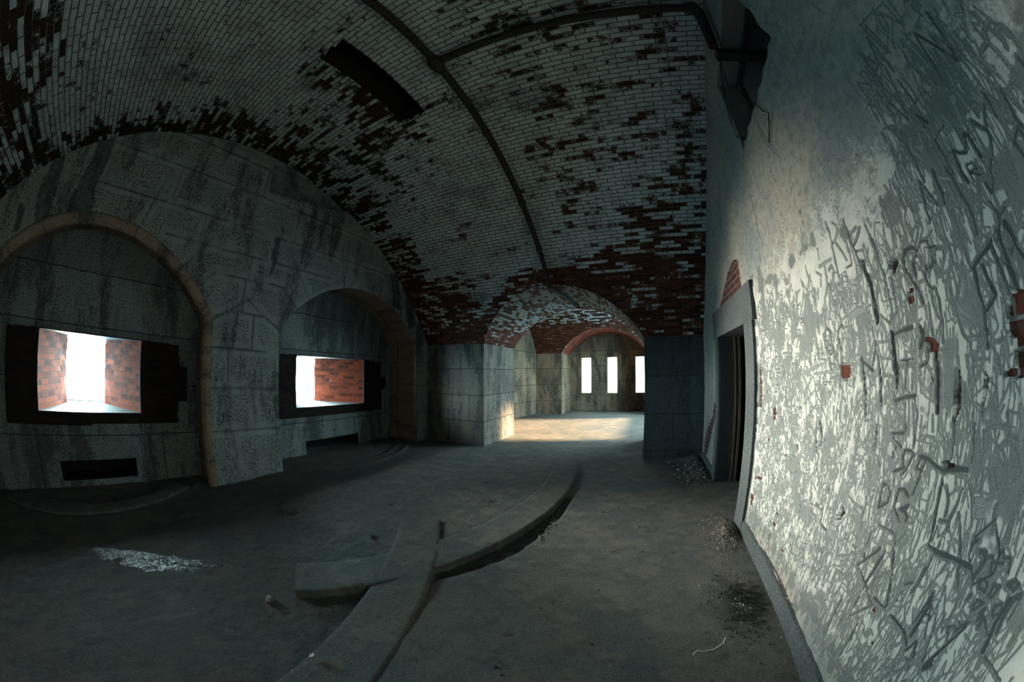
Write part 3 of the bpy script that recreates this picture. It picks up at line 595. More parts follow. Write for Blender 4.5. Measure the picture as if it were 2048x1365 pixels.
# ------------------------------------------------------------------ carved plaster wall on the right
DOOR = (3.22, 4.52, 0.0, 1.905)
WIN = (1.205, 2.345, 3.205, 3.955)
def ygrid():
    out = [0.12]
    while out[-1] < 5.85: out.append(out[-1] + 1.5 * (out[-1] ** 2 + XW ** 2) / (XW * 674))
    return np.array(out)
yg = ins(np.r_[np.arange(-2.7, 0.12, 0.06), ygrid()], DOOR[:2] + WIN[:2])
zg = ins(np.r_[np.arange(-0.1, 2.6, 0.0038), np.arange(2.6, 4.5, 0.008)], DOOR[3:] + WIN[2:])
YY, ZZ = np.meshgrid(yg, zg, indexing='ij')
STR, BR = json.loads(r'''[[[6,6,[[330,2316],[333,2300]]],[6,6,[[324,2288],[341,2248],[355,2222],[386,2282],[385,2232],[384,2182]]],[6,5,[[325,2257],[318,2184]]],[6,5,[[263,2242],[240,2223],[257,2198],[277,2175]]],[5,4,[[528,2506],[490,2519],[450,2502],[449,2461],[476,2431],[517,2414]]],[5,4,[[552,2494],[539,2433],[526,2370],[524,2302]]],[4,3,[[498,2369],[483,2303],[480,2241]]],[4,3,[[603,2348],[598,2276],[590,2208],[600,2171]]],[8,6,[[178,2148],[221,2144],[232,2123],[269,2124]]],[6,5,[[234,2122],[224,2080],[222,2041]]],[5,5,[[299,2129],[283,2089],[270,2041]]],[7,6,[[191,2068],[182,2096],[180,2117],[160,2114],[152,2081],[155,2046]]],[9,7,[[181,2040],[178,2014]]],[8,6,[[219,2031],[221,2012],[274,2007]]],[6,5,[[255,2293],[274,2258]]],[5,4,[[663,2396],[699,2365],[700,2312]]],[4,3,[[736,2315],[755,2317],[752,2302]]],[9,7,[[295,2028],[296,1981],[300,1949],[288,1917]]],[6,6,[[276,1992],[264,1951]]],[5,5,[[390,2086],[381,2050],[355,2056]]],[7,7,[[355,2056],[355,2024],[356,1990]]],[6,6,[[345,2049],[331,2024],[325,1999]]],[6,6,[[412,2021],[414,2042],[416,2066],[400,2066],[391,2047],[404,2032]]],[6,7,[[376,2037],[392,2012],[406,1989]]],[6,7,[[448,2033],[428,2005],[410,1982],[410,1964],[423,1940],[435,1923]]],[6,6,[[705,2142],[650,2143]]],[5,5,[[725,2142],[744,2112],[716,2057]]],[6,7,[[758,2141],[755,2090],[751,2041],[748,2002]]],[5,5,[[679,2129],[687,2087],[719,2106],[698,2079]]],[5,5,[[657,2139],[643,2099],[652,2074]]],[6,6,[[634,2199],[635,2145]]],[6,5,[[576,2130],[573,2105],[560,2056]]],[6,5,[[616,2083],[611,2043]]],[6,5,[[543,2107],[534,2055]]],[7,5,[[471,2121],[482,2068],[492,2039]]],[6,5,[[442,2116],[433,2054]]],[7,8,[[508,2022],[500,2024],[484,2008],[482,1978],[477,1944]]],[6,8,[[502,2015],[521,1980],[548,1991],[572,2014]]],[7,8,[[574,2011],[576,1979],[574,1942],[567,1916]]],[6,6,[[476,1931],[445,1943],[442,1921]]],[6,8,[[692,2014],[694,1979],[688,1941],[691,1908]]],[5,6,[[690,2002],[659,1983],[625,2015]]],[7,7,[[632,1994],[621,1951],[612,1904],[596,1857],[594,1815],[597,1783]]],[5,4,[[676,1977],[631,1953]]],[6,8,[[775,2018],[779,1971],[784,1919],[785,1884]]],[6,7,[[771,2013],[749,1965],[723,1915]]],[5,6,[[765,1972],[753,1938],[727,1920]]],[4,5,[[959,2090],[938,2041]]],[5,5,[[919,2091],[935,2052]]],[4,5,[[902,2087],[904,2054]]],[4,5,[[873,2097],[876,2044]]],[4,5,[[841,2106],[849,2060]]],[4,5,[[828,2102],[825,2040],[820,1994]]],[5,5,[[875,2077],[861,2021],[857,1987]]],[4,6,[[827,1989],[877,1973],[909,1943],[894,1884],[834,1914],[831,1876],[859,1852]]],[6,6,[[896,2038],[892,1972]]],[8,6,[[935,2014],[986,2003],[1004,1952],[928,1955]]],[6,5,[[1024,2011],[1017,1957]]],[4,5,[[833,1950],[832,1917]]],[7,6,[[1007,2064],[1017,2043]]],[6,6,[[560,1882],[581,1843]]],[7,6,[[500,1943],[524,1900],[541,1853],[560,1803]]],[6,6,[[502,1926],[494,1904],[514,1895]]],[6,7,[[446,1922],[466,1903],[470,1873],[490,1853],[499,1886]]],[6,6,[[430,1915],[435,1889],[463,1882]]],[9,6,[[374,1921],[382,1886],[385,1845]]],[6,6,[[328,1980],[349,1948],[346,1918]]],[8,7,[[330,1873],[342,1916],[309,1935],[299,1905]]],[6,7,[[510,1838],[491,1795],[461,1806]]],[7,7,[[491,1795],[505,1768],[525,1746]]],[8,8,[[481,1778],[457,1726]]],[6,6,[[471,1780],[453,1743]]],[8,6,[[667,1879],[666,1840],[666,1797]]],[6,5,[[751,1878],[746,1829]]],[6,7,[[1150,1959],[1135,1895],[1113,1824],[1099,1745],[1087,1673],[1114,1621]]],[5,6,[[1129,1858],[1153,1782],[1190,1712]]],[8,8,[[962,1850],[913,1846],[892,1824],[922,1799],[923,1751],[934,1776],[934,1795]]],[7,8,[[959,1841],[977,1831],[979,1788],[952,1747],[923,1707],[910,1662]]],[5,6,[[952,1839],[902,1823]]],[6,7,[[887,1826],[858,1847],[828,1840],[814,1800],[822,1765],[848,1744]]],[6,6,[[900,1812],[876,1805],[875,1775],[892,1765],[902,1790]]],[6,7,[[880,1762],[863,1716],[851,1696],[830,1695],[819,1659],[816,1593],[819,1535]]],[7,6,[[921,1714],[904,1728],[885,1728]]],[6,6,[[846,1691],[851,1651],[831,1608]]],[7,6,[[788,1803],[755,1796],[753,1772],[775,1745]]],[6,6,[[806,1774],[788,1725]]],[7,6,[[726,1807],[721,1754]]],[6,6,[[758,1696],[754,1650],[739,1595],[721,1550],[689,1518]]],[7,6,[[701,1812],[666,1814],[660,1768],[652,1723]]],[9,8,[[647,1707],[609,1726],[563,1742],[549,1752]]],[7,7,[[554,1753],[543,1709],[531,1665],[518,1621]]],[7,8,[[639,1702],[639,1652],[626,1607],[625,1568],[624,1504]]],[8,8,[[603,1704],[588,1662],[571,1625],[615,1594]]],[9,8,[[515,1764],[511,1719],[501,1674],[486,1625]]],[8,8,[[481,1775],[464,1724],[461,1710],[442,1680]]],[8,7,[[463,1726],[486,1704]]],[6,6,[[602,1822],[600,1783]]],[6,5,[[747,1862],[745,1830]]],[6,7,[[874,1655],[873,1600],[869,1556]]],[5,4,[[1085,1613],[1063,1649]]],[10,8,[[1105,1583],[1045,1593],[982,1597]]],[9,15,[[1111,1588],[1107,1532],[1090,1446]]],[9,6,[[1086,1467],[1036,1474],[975,1479]]],[3,3,[[929,1701],[959,1576],[968,1445]]],[5,8,[[908,1525],[903,1480],[943,1467]]],[12,9,[[943,1595],[922,1568],[945,1531]]],[9,12,[[862,1508],[853,1443]]],[6,6,[[607,1514],[550,1517]]],[6,6,[[589,1486],[572,1445]]],[4,4,[[601,1568],[598,1532]]],[7,6,[[680,1730],[704,1693],[734,1644]]],[5,5,[[670,1715],[677,1663]]],[6,5,[[745,1621],[690,1585]]],[6,9,[[1234,1539],[1269,1466]]],[8,12,[[1218,1529],[1206,1443],[1195,1333]]],[8,15,[[1107,1531],[1100,1471],[1090,1400]]],[6,8,[[1108,1383],[1106,1355],[1094,1336]]],[9,8,[[1091,1352],[1035,1367],[975,1373]]],[9,6,[[1086,1466],[1036,1473],[981,1482]]],[4,4,[[964,1521],[968,1377]]],[5,9,[[974,1366],[961,1319],[962,1260],[965,1204]]],[6,9,[[1030,1348],[1028,1294],[1026,1252]]],[8,12,[[862,1508],[850,1454],[852,1381],[851,1331]]],[7,7,[[903,1517],[905,1483],[950,1467]]],[5,5,[[938,1449],[944,1428],[925,1414]]],[5,4,[[940,1399],[919,1403],[918,1386],[937,1385],[940,1399]]],[7,8,[[1107,1232],[1035,1243]]],[6,8,[[1100,1218],[1039,1192]]],[6,9,[[1072,1190],[1081,1147]]],[7,8,[[1008,1126],[1024,1159],[1016,1186],[975,1191],[959,1183]]],[7,8,[[959,1179],[983,1140],[1008,1102]]],[7,8,[[1064,1101],[1008,1126]]],[7,8,[[919,1179],[932,1143],[901,1138],[890,1170]]],[6,8,[[890,1170],[904,1127],[917,1086],[925,1053]]],[6,9,[[1215,1223],[1222,1150]]],[4,5,[[1122,1310],[1136,1267],[1129,1247]]],[12,8,[[920,1183],[868,1181],[816,1167],[785,1163],[739,1179],[682,1187]]],[4,6,[[782,1154],[783,1106],[780,1066]]],[7,7,[[767,1309],[761,1272],[758,1208]]],[7,7,[[675,1311],[667,1256],[668,1211]]],[5,5,[[718,1295],[713,1247],[718,1202]]],[7,6,[[616,1308],[577,1320],[527,1316],[522,1288],[545,1270]]],[8,6,[[616,1305],[609,1270],[624,1231],[625,1184]]],[5,6,[[655,1444],[684,1413]]],[7,6,[[713,1168],[672,1171],[642,1147],[620,1111]]],[9,6,[[479,1209],[498,1187]]],[5,5,[[870,1320],[864,1273]]],[5,5,[[931,1311],[932,1275]]],[6,5,[[492,1366],[481,1277]]],[4,4,[[825,1447],[825,1330]]],[14,6,[[570,1211],[540,1164]]],[6,6,[[572,1442],[585,1480]]],[10,6,[[496,1268],[465,1221],[483,1195]]],[8,8,[[1119,949],[1124,1002],[1120,1039],[1088,1043],[1065,1024],[1066,985],[1117,945]]],[8,9,[[949,1041],[977,1057],[1011,1048],[1017,1013],[1008,973],[965,941]]],[9,9,[[936,1009],[977,983],[948,985],[936,976]]],[10,8,[[934,956],[926,972]]],[5,6,[[905,1111],[924,1068]]],[7,9,[[783,1139],[784,1077],[780,1010],[770,943]]],[6,7,[[686,1136],[690,1089],[708,1041],[711,987]]],[6,7,[[675,1068],[640,1019],[610,959],[591,912],[570,879]]],[6,7,[[756,1129],[733,1084],[732,1040]]],[4,5,[[669,1164],[634,1139],[599,1052]]],[7,7,[[752,1019],[709,1030],[699,1009]]],[12,8,[[776,929],[734,927],[697,931],[664,938],[602,946],[552,950]]],[7,7,[[731,921],[741,874],[750,825],[763,780]]],[4,5,[[669,1009],[671,949]]],[4,5,[[685,1007],[636,967]]],[4,4,[[681,977],[654,987]]],[7,8,[[667,811],[664,763],[666,706],[665,663]]],[5,6,[[617,802],[595,762],[578,721]]],[6,6,[[632,778],[603,778]]],[14,7,[[535,1002],[516,1006],[507,990],[515,962],[527,930]]],[9,7,[[497,1000],[482,1009],[465,960]]],[9,7,[[473,996],[435,1008]]],[8,7,[[452,1035],[438,1019],[415,1030],[403,997]]],[10,7,[[388,971],[360,968],[348,985],[366,989],[386,975]]],[10,7,[[576,1015],[561,1027]]],[9,7,[[497,937],[478,948],[459,938],[460,918],[484,920],[499,939]]],[8,7,[[509,870],[504,893]]],[8,7,[[478,869],[471,889],[442,896],[471,861]]],[8,7,[[438,918],[436,951],[412,955],[426,917]]],[9,7,[[394,887],[396,909],[377,925],[365,905],[386,885]]],[8,7,[[434,847],[428,887],[440,867]]],[10,7,[[490,785],[468,824]]],[14,7,[[344,860],[352,909],[346,951],[329,967]]],[14,6,[[451,1058],[452,1121],[446,1178]]],[9,6,[[459,1157],[452,1140],[459,1117]]],[16,5,[[605,1118],[588,1126],[571,1098],[588,1090]]],[10,6,[[525,1127],[497,1151]]],[8,6,[[514,1064],[527,1121]]],[6,6,[[549,781],[529,789],[510,777]]],[7,7,[[1080,885],[1030,890],[971,891]]],[6,6,[[1036,920],[1035,852]]],[6,7,[[967,884],[934,814],[911,756],[878,678]]],[5,6,[[904,914],[925,880],[905,854]]],[6,7,[[997,817],[1010,753],[1032,686]]],[6,8,[[820,635],[756,637],[702,638]]],[5,5,[[764,713],[726,667]]],[5,5,[[716,728],[689,695]]],[6,8,[[1490,2168],[1474,2107],[1477,2041],[1479,1971],[1471,1891]]],[4,5,[[1423,2137],[1394,2113],[1390,2084],[1426,2055],[1475,2045]]],[5,6,[[1435,2040],[1393,1980],[1374,1939]]],[6,8,[[1317,2104],[1316,2037],[1300,1979],[1276,1917],[1257,1863],[1234,1818]]],[5,6,[[1304,2026],[1234,2036]]],[6,7,[[1289,1974],[1250,1991],[1206,2024]]],[5,7,[[1344,2012],[1333,1926],[1341,1907],[1387,1908]]],[9,16,[[1251,1897],[1234,1837],[1210,1774],[1207,1706],[1206,1647]]],[6,7,[[1159,2018],[1137,1939],[1126,1864]]],[4,5,[[1215,1950],[1219,1915],[1208,1865]]],[4,5,[[1178,1926],[1200,1894]]],[7,5,[[1662,1989],[1590,1990],[1514,1986]]],[6,7,[[1606,1980],[1597,1919],[1603,1872],[1639,1832]]],[7,6,[[1565,1944],[1527,1957],[1509,1924],[1538,1876]]],[5,6,[[1706,1973],[1657,1945],[1677,1890]]],[5,7,[[1582,1872],[1562,1802],[1523,1759]]],[6,6,[[1542,1863],[1463,1858]]],[5,6,[[1504,1854],[1508,1778],[1485,1756]]],[4,6,[[1592,1841],[1605,1759],[1616,1714]]],[3,6,[[2021,1942],[2026,1855],[2040,1742]]],[3,5,[[2025,1928],[1955,1933]]],[3,5,[[2019,1854],[1987,1857]]],[3,5,[[1918,1913],[1953,1847],[2028,1763]]],[4,5,[[2144,1696],[2125,1813],[2125,1873],[2095,1889],[2063,1862],[2088,1831]]],[3,5,[[2194,1899],[2229,1842],[2198,1794],[2159,1843],[2186,1897]]],[3,5,[[2429,1807],[2399,1911],[2322,1904],[2306,1861]]],[3,5,[[1921,1903],[1883,1845],[1915,1780]]],[3,5,[[1928,1837],[1884,1679],[1869,1614]]],[3,5,[[1823,1661],[1799,1772],[1752,1762]]],[4,6,[[1672,1756],[1733,1741],[1757,1655]]],[4,5,[[1803,1887],[1772,1902],[1740,1884],[1764,1807]]],[3,5,[[1714,1888],[1728,1826]]],[3,5,[[1651,1830],[1655,1777],[1668,1751]]],[3,5,[[1400,1851],[1375,1845],[1378,1820],[1405,1809],[1421,1753],[1433,1662],[1441,1552]]],[4,5,[[1390,1798],[1375,1761]]],[3,4,[[1355,1798],[1358,1774]]],[3,4,[[1322,1795],[1310,1780],[1333,1757]]],[3,4,[[1310,1780],[1294,1793]]],[3,4,[[1293,1757],[1292,1784],[1277,1793],[1271,1776],[1288,1772]]],[14,5,[[1404,1696],[1354,1708],[1299,1703]]],[6,8,[[1620,1571],[1634,1656],[1667,1678],[1695,1648],[1689,1575]]],[6,8,[[1494,1657],[1510,1672],[1543,1650],[1555,1606],[1537,1558]]],[9,4,[[1504,1624],[1442,1613]]],[6,6,[[1267,1706],[1257,1647]]],[5,6,[[1167,1772],[1189,1718]]],[6,8,[[1239,1626],[1234,1563]]],[3,4,[[1822,2044],[1818,1955],[1865,1901]]],[3,4,[[2078,2065],[2073,1953]]],[2,3,[[2530,2613],[2483,2410],[2502,2249],[2505,2095]]],[2,3,[[1782,2252],[1818,2138]]],[3,4,[[1642,2083],[1647,2023]]],[3,4,[[2313,2130],[2342,2090]]],[3,4,[[2349,2023],[2368,1973]]],[6,8,[[1694,1619],[1683,1575],[1644,1540],[1616,1561],[1625,1613]]],[6,13,[[1349,1509],[1340,1438],[1323,1353],[1312,1276]]],[6,10,[[1330,1493],[1264,1457]]],[5,11,[[1263,1468],[1234,1530],[1226,1569]]],[6,13,[[1220,1529],[1206,1456],[1203,1402]]],[7,14,[[1805,1186],[1801,1093],[1781,1034]]],[9,14,[[1764,1197],[1732,1141],[1737,1079]]],[5,10,[[1687,1148],[1694,1097]]],[5,10,[[1215,1249],[1219,1188],[1222,1150]]],[4,5,[[2019,1463],[1964,1413],[1923,1371]]],[5,4,[[2018,1474],[1935,1462],[1806,1487],[1690,1504]]],[5,4,[[1845,1446],[1693,1456],[1578,1460]]],[4,4,[[2005,1452],[2064,1377],[2005,1340],[1923,1355]]],[4,5,[[2342,1258],[2310,1362],[2266,1358],[2263,1283]]],[4,4,[[2347,1133],[2151,1116],[1997,1127]]],[3,5,[[1968,1572],[1897,1595],[1891,1536],[1958,1533],[1961,1566]]],[5,6,[[2102,1405],[2101,1329]]],[3,4,[[1833,1364],[1795,1325],[1816,1278]]],[3,4,[[1839,1260],[1791,1275],[1763,1227]]],[4,6,[[1572,1275],[1577,1225]]],[3,4,[[1716,1388],[1733,1280],[1748,1204]]],[3,4,[[2034,1452],[1883,1441]]],[3,4,[[1462,1598],[1480,1523],[1507,1520]]],[3,4,[[1300,1366],[1253,1327],[1237,1246]]],[4,4,[[1923,1193],[1871,1204]]],[3,4,[[2228,1073],[2198,1015]]],[3,4,[[2025,1117],[1995,1041],[1925,992]]],[3,4,[[2366,1024],[2276,1046]]],[4,5,[[1629,1021],[1564,986]]],[3,4,[[1267,1130],[1226,1122],[1227,1070]]],[4,5,[[1540,1605],[1513,1559]]],[4,6,[[2089,845],[2067,744]]],[4,6,[[2088,842],[2034,829],[2024,783],[2059,744]]],[4,6,[[1974,762],[1966,842],[1909,776]]],[4,5,[[1971,793],[1929,806]]],[4,6,[[1895,874],[1872,777]]],[4,6,[[1889,879],[1843,889],[1838,856],[1875,840],[1833,790]]],[5,7,[[1800,884],[1759,797]]],[4,6,[[1753,919],[1792,897],[1787,866],[1715,833]]],[4,6,[[1743,964],[1703,901],[1664,881]]],[5,6,[[1668,875],[1623,898]]],[5,6,[[1578,961],[1542,985],[1517,972],[1552,949],[1583,945]]],[4,5,[[1573,1015],[1586,954],[1601,900]]],[5,6,[[1636,1005],[1602,969]]],[4,6,[[1371,1054],[1361,996]]],[4,6,[[1371,1054],[1343,1048],[1334,1021],[1359,1001]]],[4,6,[[1277,1040],[1274,995]]],[4,6,[[1272,1037],[1248,1027],[1253,1005]]],[5,6,[[1265,1095],[1228,1048],[1208,970]]],[4,5,[[1211,1044],[1164,1018]]],[6,7,[[1181,1120],[1156,1081]]],[3,5,[[1431,955],[1458,896],[1455,854]]],[5,6,[[1391,926],[1327,906],[1289,902],[1196,905]]],[4,5,[[1632,802],[1593,852],[1598,809],[1643,772]]],[6,7,[[1678,765],[1610,757],[1584,778]]],[7,9,[[1587,761],[1590,706],[1568,689],[1511,686]]],[8,6,[[1933,689],[1878,706],[1792,746]]],[8,7,[[1894,691],[1866,592]]],[4,5,[[1792,746],[1745,666],[1693,541]]],[7,6,[[1719,711],[1648,705]]],[4,5,[[1342,879],[1329,830],[1329,774]]],[3,5,[[1243,879],[1247,799],[1252,742]]],[4,5,[[1327,866],[1271,864]]],[4,5,[[1323,800],[1281,794],[1280,757],[1329,755]]],[4,5,[[1189,857],[1199,779],[1175,710]]],[4,5,[[1239,802],[1191,796]]],[7,5,[[1177,802],[1131,826],[1076,829],[1119,806]]],[6,6,[[1618,628],[1574,558]]],[7,5,[[1608,633],[1538,648]]],[10,6,[[1567,548],[1505,576]]],[4,6,[[1455,654],[1452,592],[1455,507],[1452,451]]],[4,6,[[1395,651],[1413,606],[1429,576],[1381,465]]],[4,4,[[1362,760],[1364,691]]],[5,6,[[1172,925],[1151,855]]],[6,6,[[1319,638],[1233,681],[1244,637]]],[7,6,[[1277,609],[1221,635]]],[8,8,[[1158,672],[1104,727],[1031,812]]],[7,8,[[1154,666],[1109,657],[1056,636]]],[6,8,[[1015,787],[1031,721],[1052,643]]],[5,6,[[1300,572],[1289,520],[1287,489]]],[5,6,[[1300,572],[1217,587]]],[5,6,[[1199,578],[1188,618],[1149,607],[1168,566]]],[3,4,[[1568,509],[1512,510]]],[3,4,[[1485,724],[1480,674],[1422,675],[1409,710]]],[3,4,[[1517,762],[1496,724]]],[3,4,[[2438,829],[2390,756]]],[3,4,[[2316,838],[2301,739]]],[3,4,[[2243,850],[2212,765]]],[5,6,[[1447,593],[1447,522],[1450,457]]],[4,6,[[1429,586],[1389,465]]],[7,8,[[1159,667],[1099,738],[1047,788]]],[7,8,[[1147,664],[1083,653],[1033,636],[995,613],[954,597]]],[6,8,[[999,810],[1024,728],[1045,651],[1064,570],[1068,473]]],[7,7,[[1068,462],[1009,533],[957,591]]],[5,6,[[1307,567],[1303,500]]],[7,6,[[1286,568],[1213,589]]],[4,5,[[1292,517],[1222,559]]],[5,6,[[1180,588],[1193,591],[1184,620],[1148,612],[1163,579],[1157,547]]],[6,6,[[1139,538],[1110,590],[1072,580]]],[6,6,[[1121,554],[1090,554]]],[7,8,[[1180,496],[1184,424],[1189,341],[1187,276]]],[6,7,[[1119,515],[1115,429],[1113,392]]],[7,8,[[989,512],[990,451],[988,378],[986,306]]],[7,9,[[947,834],[917,771],[883,701],[867,644]]],[8,6,[[991,728],[938,742]]],[5,6,[[966,721],[976,664]]],[4,5,[[936,724],[945,678]]],[4,5,[[916,728],[929,679]]],[9,8,[[958,627],[912,629],[875,635]]],[8,10,[[814,640],[765,639],[708,636],[662,615]]],[8,9,[[669,643],[665,681],[660,733],[655,789]]],[4,5,[[767,714],[728,667]]],[4,5,[[716,728],[687,693]]],[7,7,[[576,705],[564,666],[549,622]]],[7,8,[[651,598],[626,657],[614,633],[601,602]]],[5,6,[[600,628],[586,602],[563,603]]],[7,6,[[656,533],[636,572]]],[7,7,[[626,584],[598,580],[594,558]]],[7,6,[[694,484],[631,514],[612,552],[603,506]]],[10,8,[[516,651],[531,608],[508,645]]],[6,6,[[947,570],[914,574],[926,616]]],[6,6,[[847,596],[847,561],[817,550]]],[6,6,[[928,492],[888,483],[884,525],[859,519]]],[5,6,[[953,448],[903,441],[871,441]]],[5,6,[[920,390],[883,389],[878,430]]],[6,6,[[773,550],[726,532]]],[4,5,[[739,606],[733,554]]],[5,6,[[896,316],[916,350],[890,367],[862,284]]],[5,6,[[834,377],[866,393],[844,411]]],[5,6,[[808,341],[806,407],[732,416],[694,412]]],[5,6,[[798,409],[787,360]]],[12,6,[[781,445],[763,479]]],[3,5,[[1187,264],[1093,237],[958,265],[894,259]]],[12,5,[[1399,335],[1333,343],[1298,295]]],[9,7,[[821,763],[786,789]]],[8,7,[[750,863],[752,814],[766,763]]],[6,6,[[1005,807],[981,759]]],[7,8,[[462,819],[487,752],[514,683],[533,614]]],[10,8,[[357,946],[365,881],[351,797]]],[10,6,[[272,923],[275,861]]],[8,7,[[335,791],[272,787],[235,782]]],[7,7,[[500,743],[530,773],[503,789],[489,774]]],[7,7,[[497,804],[474,801],[462,829]]],[8,7,[[415,839],[426,870],[369,839]]],[4,3,[[999,3160],[1066,3163],[1089,3088]]],[4,3,[[892,2897],[941,2915],[938,2897]]],[4,3,[[855,2756],[884,2750],[885,2733]]],[4,3,[[748,2929],[737,2852],[726,2794]]],[4,3,[[856,2495],[863,2443],[833,2372]]],[4,3,[[1897,3095],[1850,2928],[1765,2764]]],[4,3,[[1910,3005],[1848,2850],[1768,2724]]],[4,3,[[653,2393],[701,2367],[703,2318]]],[4,3,[[2503,2858],[2502,2628],[2488,2392]]],[4,3,[[1717,2510],[1784,2473]]],[4,3,[[1136,2481],[1204,2489]]],[4,3,[[1235,2602],[1226,2516]]],[4,3,[[1221,2378],[1163,2323]]],[4,3,[[1456,2484],[1402,2366]]],[4,3,[[1006,2395],[976,2293]]],[4,3,[[1115,2415],[1149,2361]]],[4,3,[[1360,2467],[1331,2306]]],[4,3,[[2317,3205],[2515,3097]]],[4,3,[[798,2415],[801,2263]]]],[[22,[[1568,1473],[1552,1495],[1514,1502],[1464,1488],[1452,1467],[1462,1438],[1484,1412],[1521,1416],[1554,1433]]],[22,[[995,1692],[976,1722],[948,1726],[943,1704],[953,1678],[983,1673]]],[26,[[934,1545],[910,1560],[869,1553],[841,1533],[846,1511],[898,1509],[901,1535]]],[30,[[526,1613],[488,1619],[437,1620],[463,1447],[512,1449],[514,1516],[542,1532]]],[30,[[564,1431],[559,1444],[533,1449],[463,1449],[463,1431],[512,1429]]],[34,[[762,1474],[749,1461],[743,1406],[740,1342],[753,1323],[762,1306],[774,1334],[770,1415]]],[34,[[628,1471],[623,1416],[632,1360],[639,1334],[644,1365],[636,1430]]],[32,[[889,1443],[872,1421],[881,1412],[902,1417],[905,1435]]],[32,[[791,1196],[766,1198],[741,1189],[749,1176],[778,1173]]],[34,[[1052,1844],[1022,1850],[1008,1820],[1030,1801],[1067,1772],[1070,1812]]],[30,[[2552,1563],[2501,1583],[2489,1561],[2536,1551]]],[30,[[2463,1492],[2415,1491],[2417,1450],[2465,1450]]],[22,[[2556,1148],[2546,1192],[2512,1211],[2474,1199],[2457,1160],[2471,1117],[2507,1102],[2543,1114]]],[22,[[2074,996],[2053,1030],[2024,1006],[2040,978]]],[22,[[2627,941],[2610,966],[2572,951],[2600,924]]],[22,[[2241,903],[2226,929],[2198,913],[2214,887]]],[30,[[1412,754],[1433,790],[1422,827],[1408,851],[1379,852],[1372,827],[1394,781]]],[22,[[2254,478],[2271,508],[2244,529],[2215,516],[2222,473]]],[14,[[2280,400],[2247,422],[2206,410],[2227,390]]],[14,[[2893,571],[2826,591],[2658,621],[2687,596],[2869,552]]],[14,[[2923,403],[2855,427],[2816,397],[2819,325],[2867,306]]],[18,[[2015,306],[2018,329],[1973,324],[1991,307]]],[20,[[2899,1545],[2840,1489],[2811,1335],[2827,1172],[2906,1164]]],[20,[[4398,2256],[3995,2440],[3732,2558],[3464,2607],[3270,2551],[3264,2285],[3360,2258],[4082,2267]]],[20,[[5687,94],[5598,475],[5065,838],[5000,1010],[4814,1043],[4859,880],[5102,529],[5383,168]]],[16,[[2432,134],[2159,163],[1901,164],[1606,138],[1563,132],[1709,130],[2041,132],[2360,111]]],[14,[[2899,101],[2878,136],[2595,129],[2460,135],[2494,109],[2722,100]]],[12,[[941,583],[932,603],[911,589],[922,582]]],[12,[[848,484],[850,511],[826,486]]]]]''')
dep = np.zeros(YY.shape); car = np.zeros(YY.shape)
wx = (vnoise(np.stack([YY, ZZ], -1), 22, 71, 3) - 0.5); 
def carve(w, d, pts, a=1.0):
    for (y0, z0), (y1, z1) in zip(pts[:-1], pts[1:]):
        m = w * 1.9 + 0.004
        i0, i1 = np.searchsorted(yg, [min(y0, y1) - m, max(y0, y1) + m]); j0, j1 = np.searchsorted(zg, [min(z0, z1) - m, max(z0, z1) + m])
        if i1 <= i0 or j1 <= j0: continue
        A = YY[i0:i1, j0:j1]; B = ZZ[i0:i1, j0:j1]; dy, dz = y1 - y0, z1 - z0
        t = np.clip(((A - y0) * dy + (B - z0) * dz) / (dy * dy + dz * dz + 1e-9), 0, 1)
        r = np.hypot(A - y0 - t * dy, B - z0 - t * dz) / (w * (1 + 0.9 * wx[i0:i1, j0:j1]))
        k = 1 - sm(r, 0.35, 1.0)
        dep[i0:i1, j0:j1] = np.maximum(dep[i0:i1, j0:j1], d * k)
        car[i0:i1, j0:j1] = np.maximum(car[i0:i1, j0:j1], a * (1 - sm(r, 0.55, 1.0)))
# small crowded scratched initials fill the ground between the big ones
GL = {'A': [[(0, 0), (.5, 1), (1, 0)], [(.2, .4), (.8, .4)]], 'C': [[(1, .9), (.5, 1), (0, .6), (0, .3), (.5, 0), (1, .1)]], 'D': [[(0, 0), (0, 1), (.7, .8), (.9, .5), (.7, .2), (0, 0)]], 'E': [[(1, 1), (0, 1), (0, 0), (1, 0)], [(0, .5), (.7, .5)]], 'F': [[(1, 1), (0, 1), (0, 0)], [(0, .5), (.7, .5)]], 'H': [[(0, 0), (0, 1)], [(1, 0), (1, 1)], [(0, .5), (1, .5)]], 'I': [[(.5, 0), (.5, 1)]], 'J': [[(.8, 1), (.8, .2), (.4, 0), (0, .2)]], 'K': [[(0, 0), (0, 1)], [(1, 1), (0, .45), (1, 0)]], 'L': [[(0, 1), (0, 0), (.9, 0)]], 'M': [[(0, 0), (0, 1), (.5, .4), (1, 1), (1, 0)]], 'N': [[(0, 0), (0, 1), (1, 0), (1, 1)]], 'O': [[(.5, 1), (0, .6), (0, .3), (.5, 0), (1, .3), (1, .6), (.5, 1)]], 'P': [[(0, 0), (0, 1), (.8, .9), (.8, .6), (0, .5)]], 'R': [[(0, 0), (0, 1), (.8, .9), (.8, .6), (0, .5), (.9, 0)]], 'S': [[(.9, .9), (.4, 1), (0, .75), (.9, .3), (.5, 0), (0, .1)]], 'T': [[(0, 1), (1, 1)], [(.5, 1), (.5, 0)]], 'V': [[(0, 1), (.5, 0), (1, 1)]], 'W': [[(0, 1), (.25, 0), (.5, .7), (.75, 0), (1, 1)]], 'X': [[(0, 0), (1, 1)], [(0, 1), (1, 0)]], 'Y': [[(0, 1), (.5, .5), (1, 1)], [(.5, .5), (.5, 0)]], '1': [[(.5, 0), (.5, 1)], [(.9, 0), (.85, .9)]]}
KEYS = list(GL)
def ztop(y): return 2.06 + 0.10 * math.sin(3 * y) - 0.05 * y + (0.45 if y < 0.85 else 0)
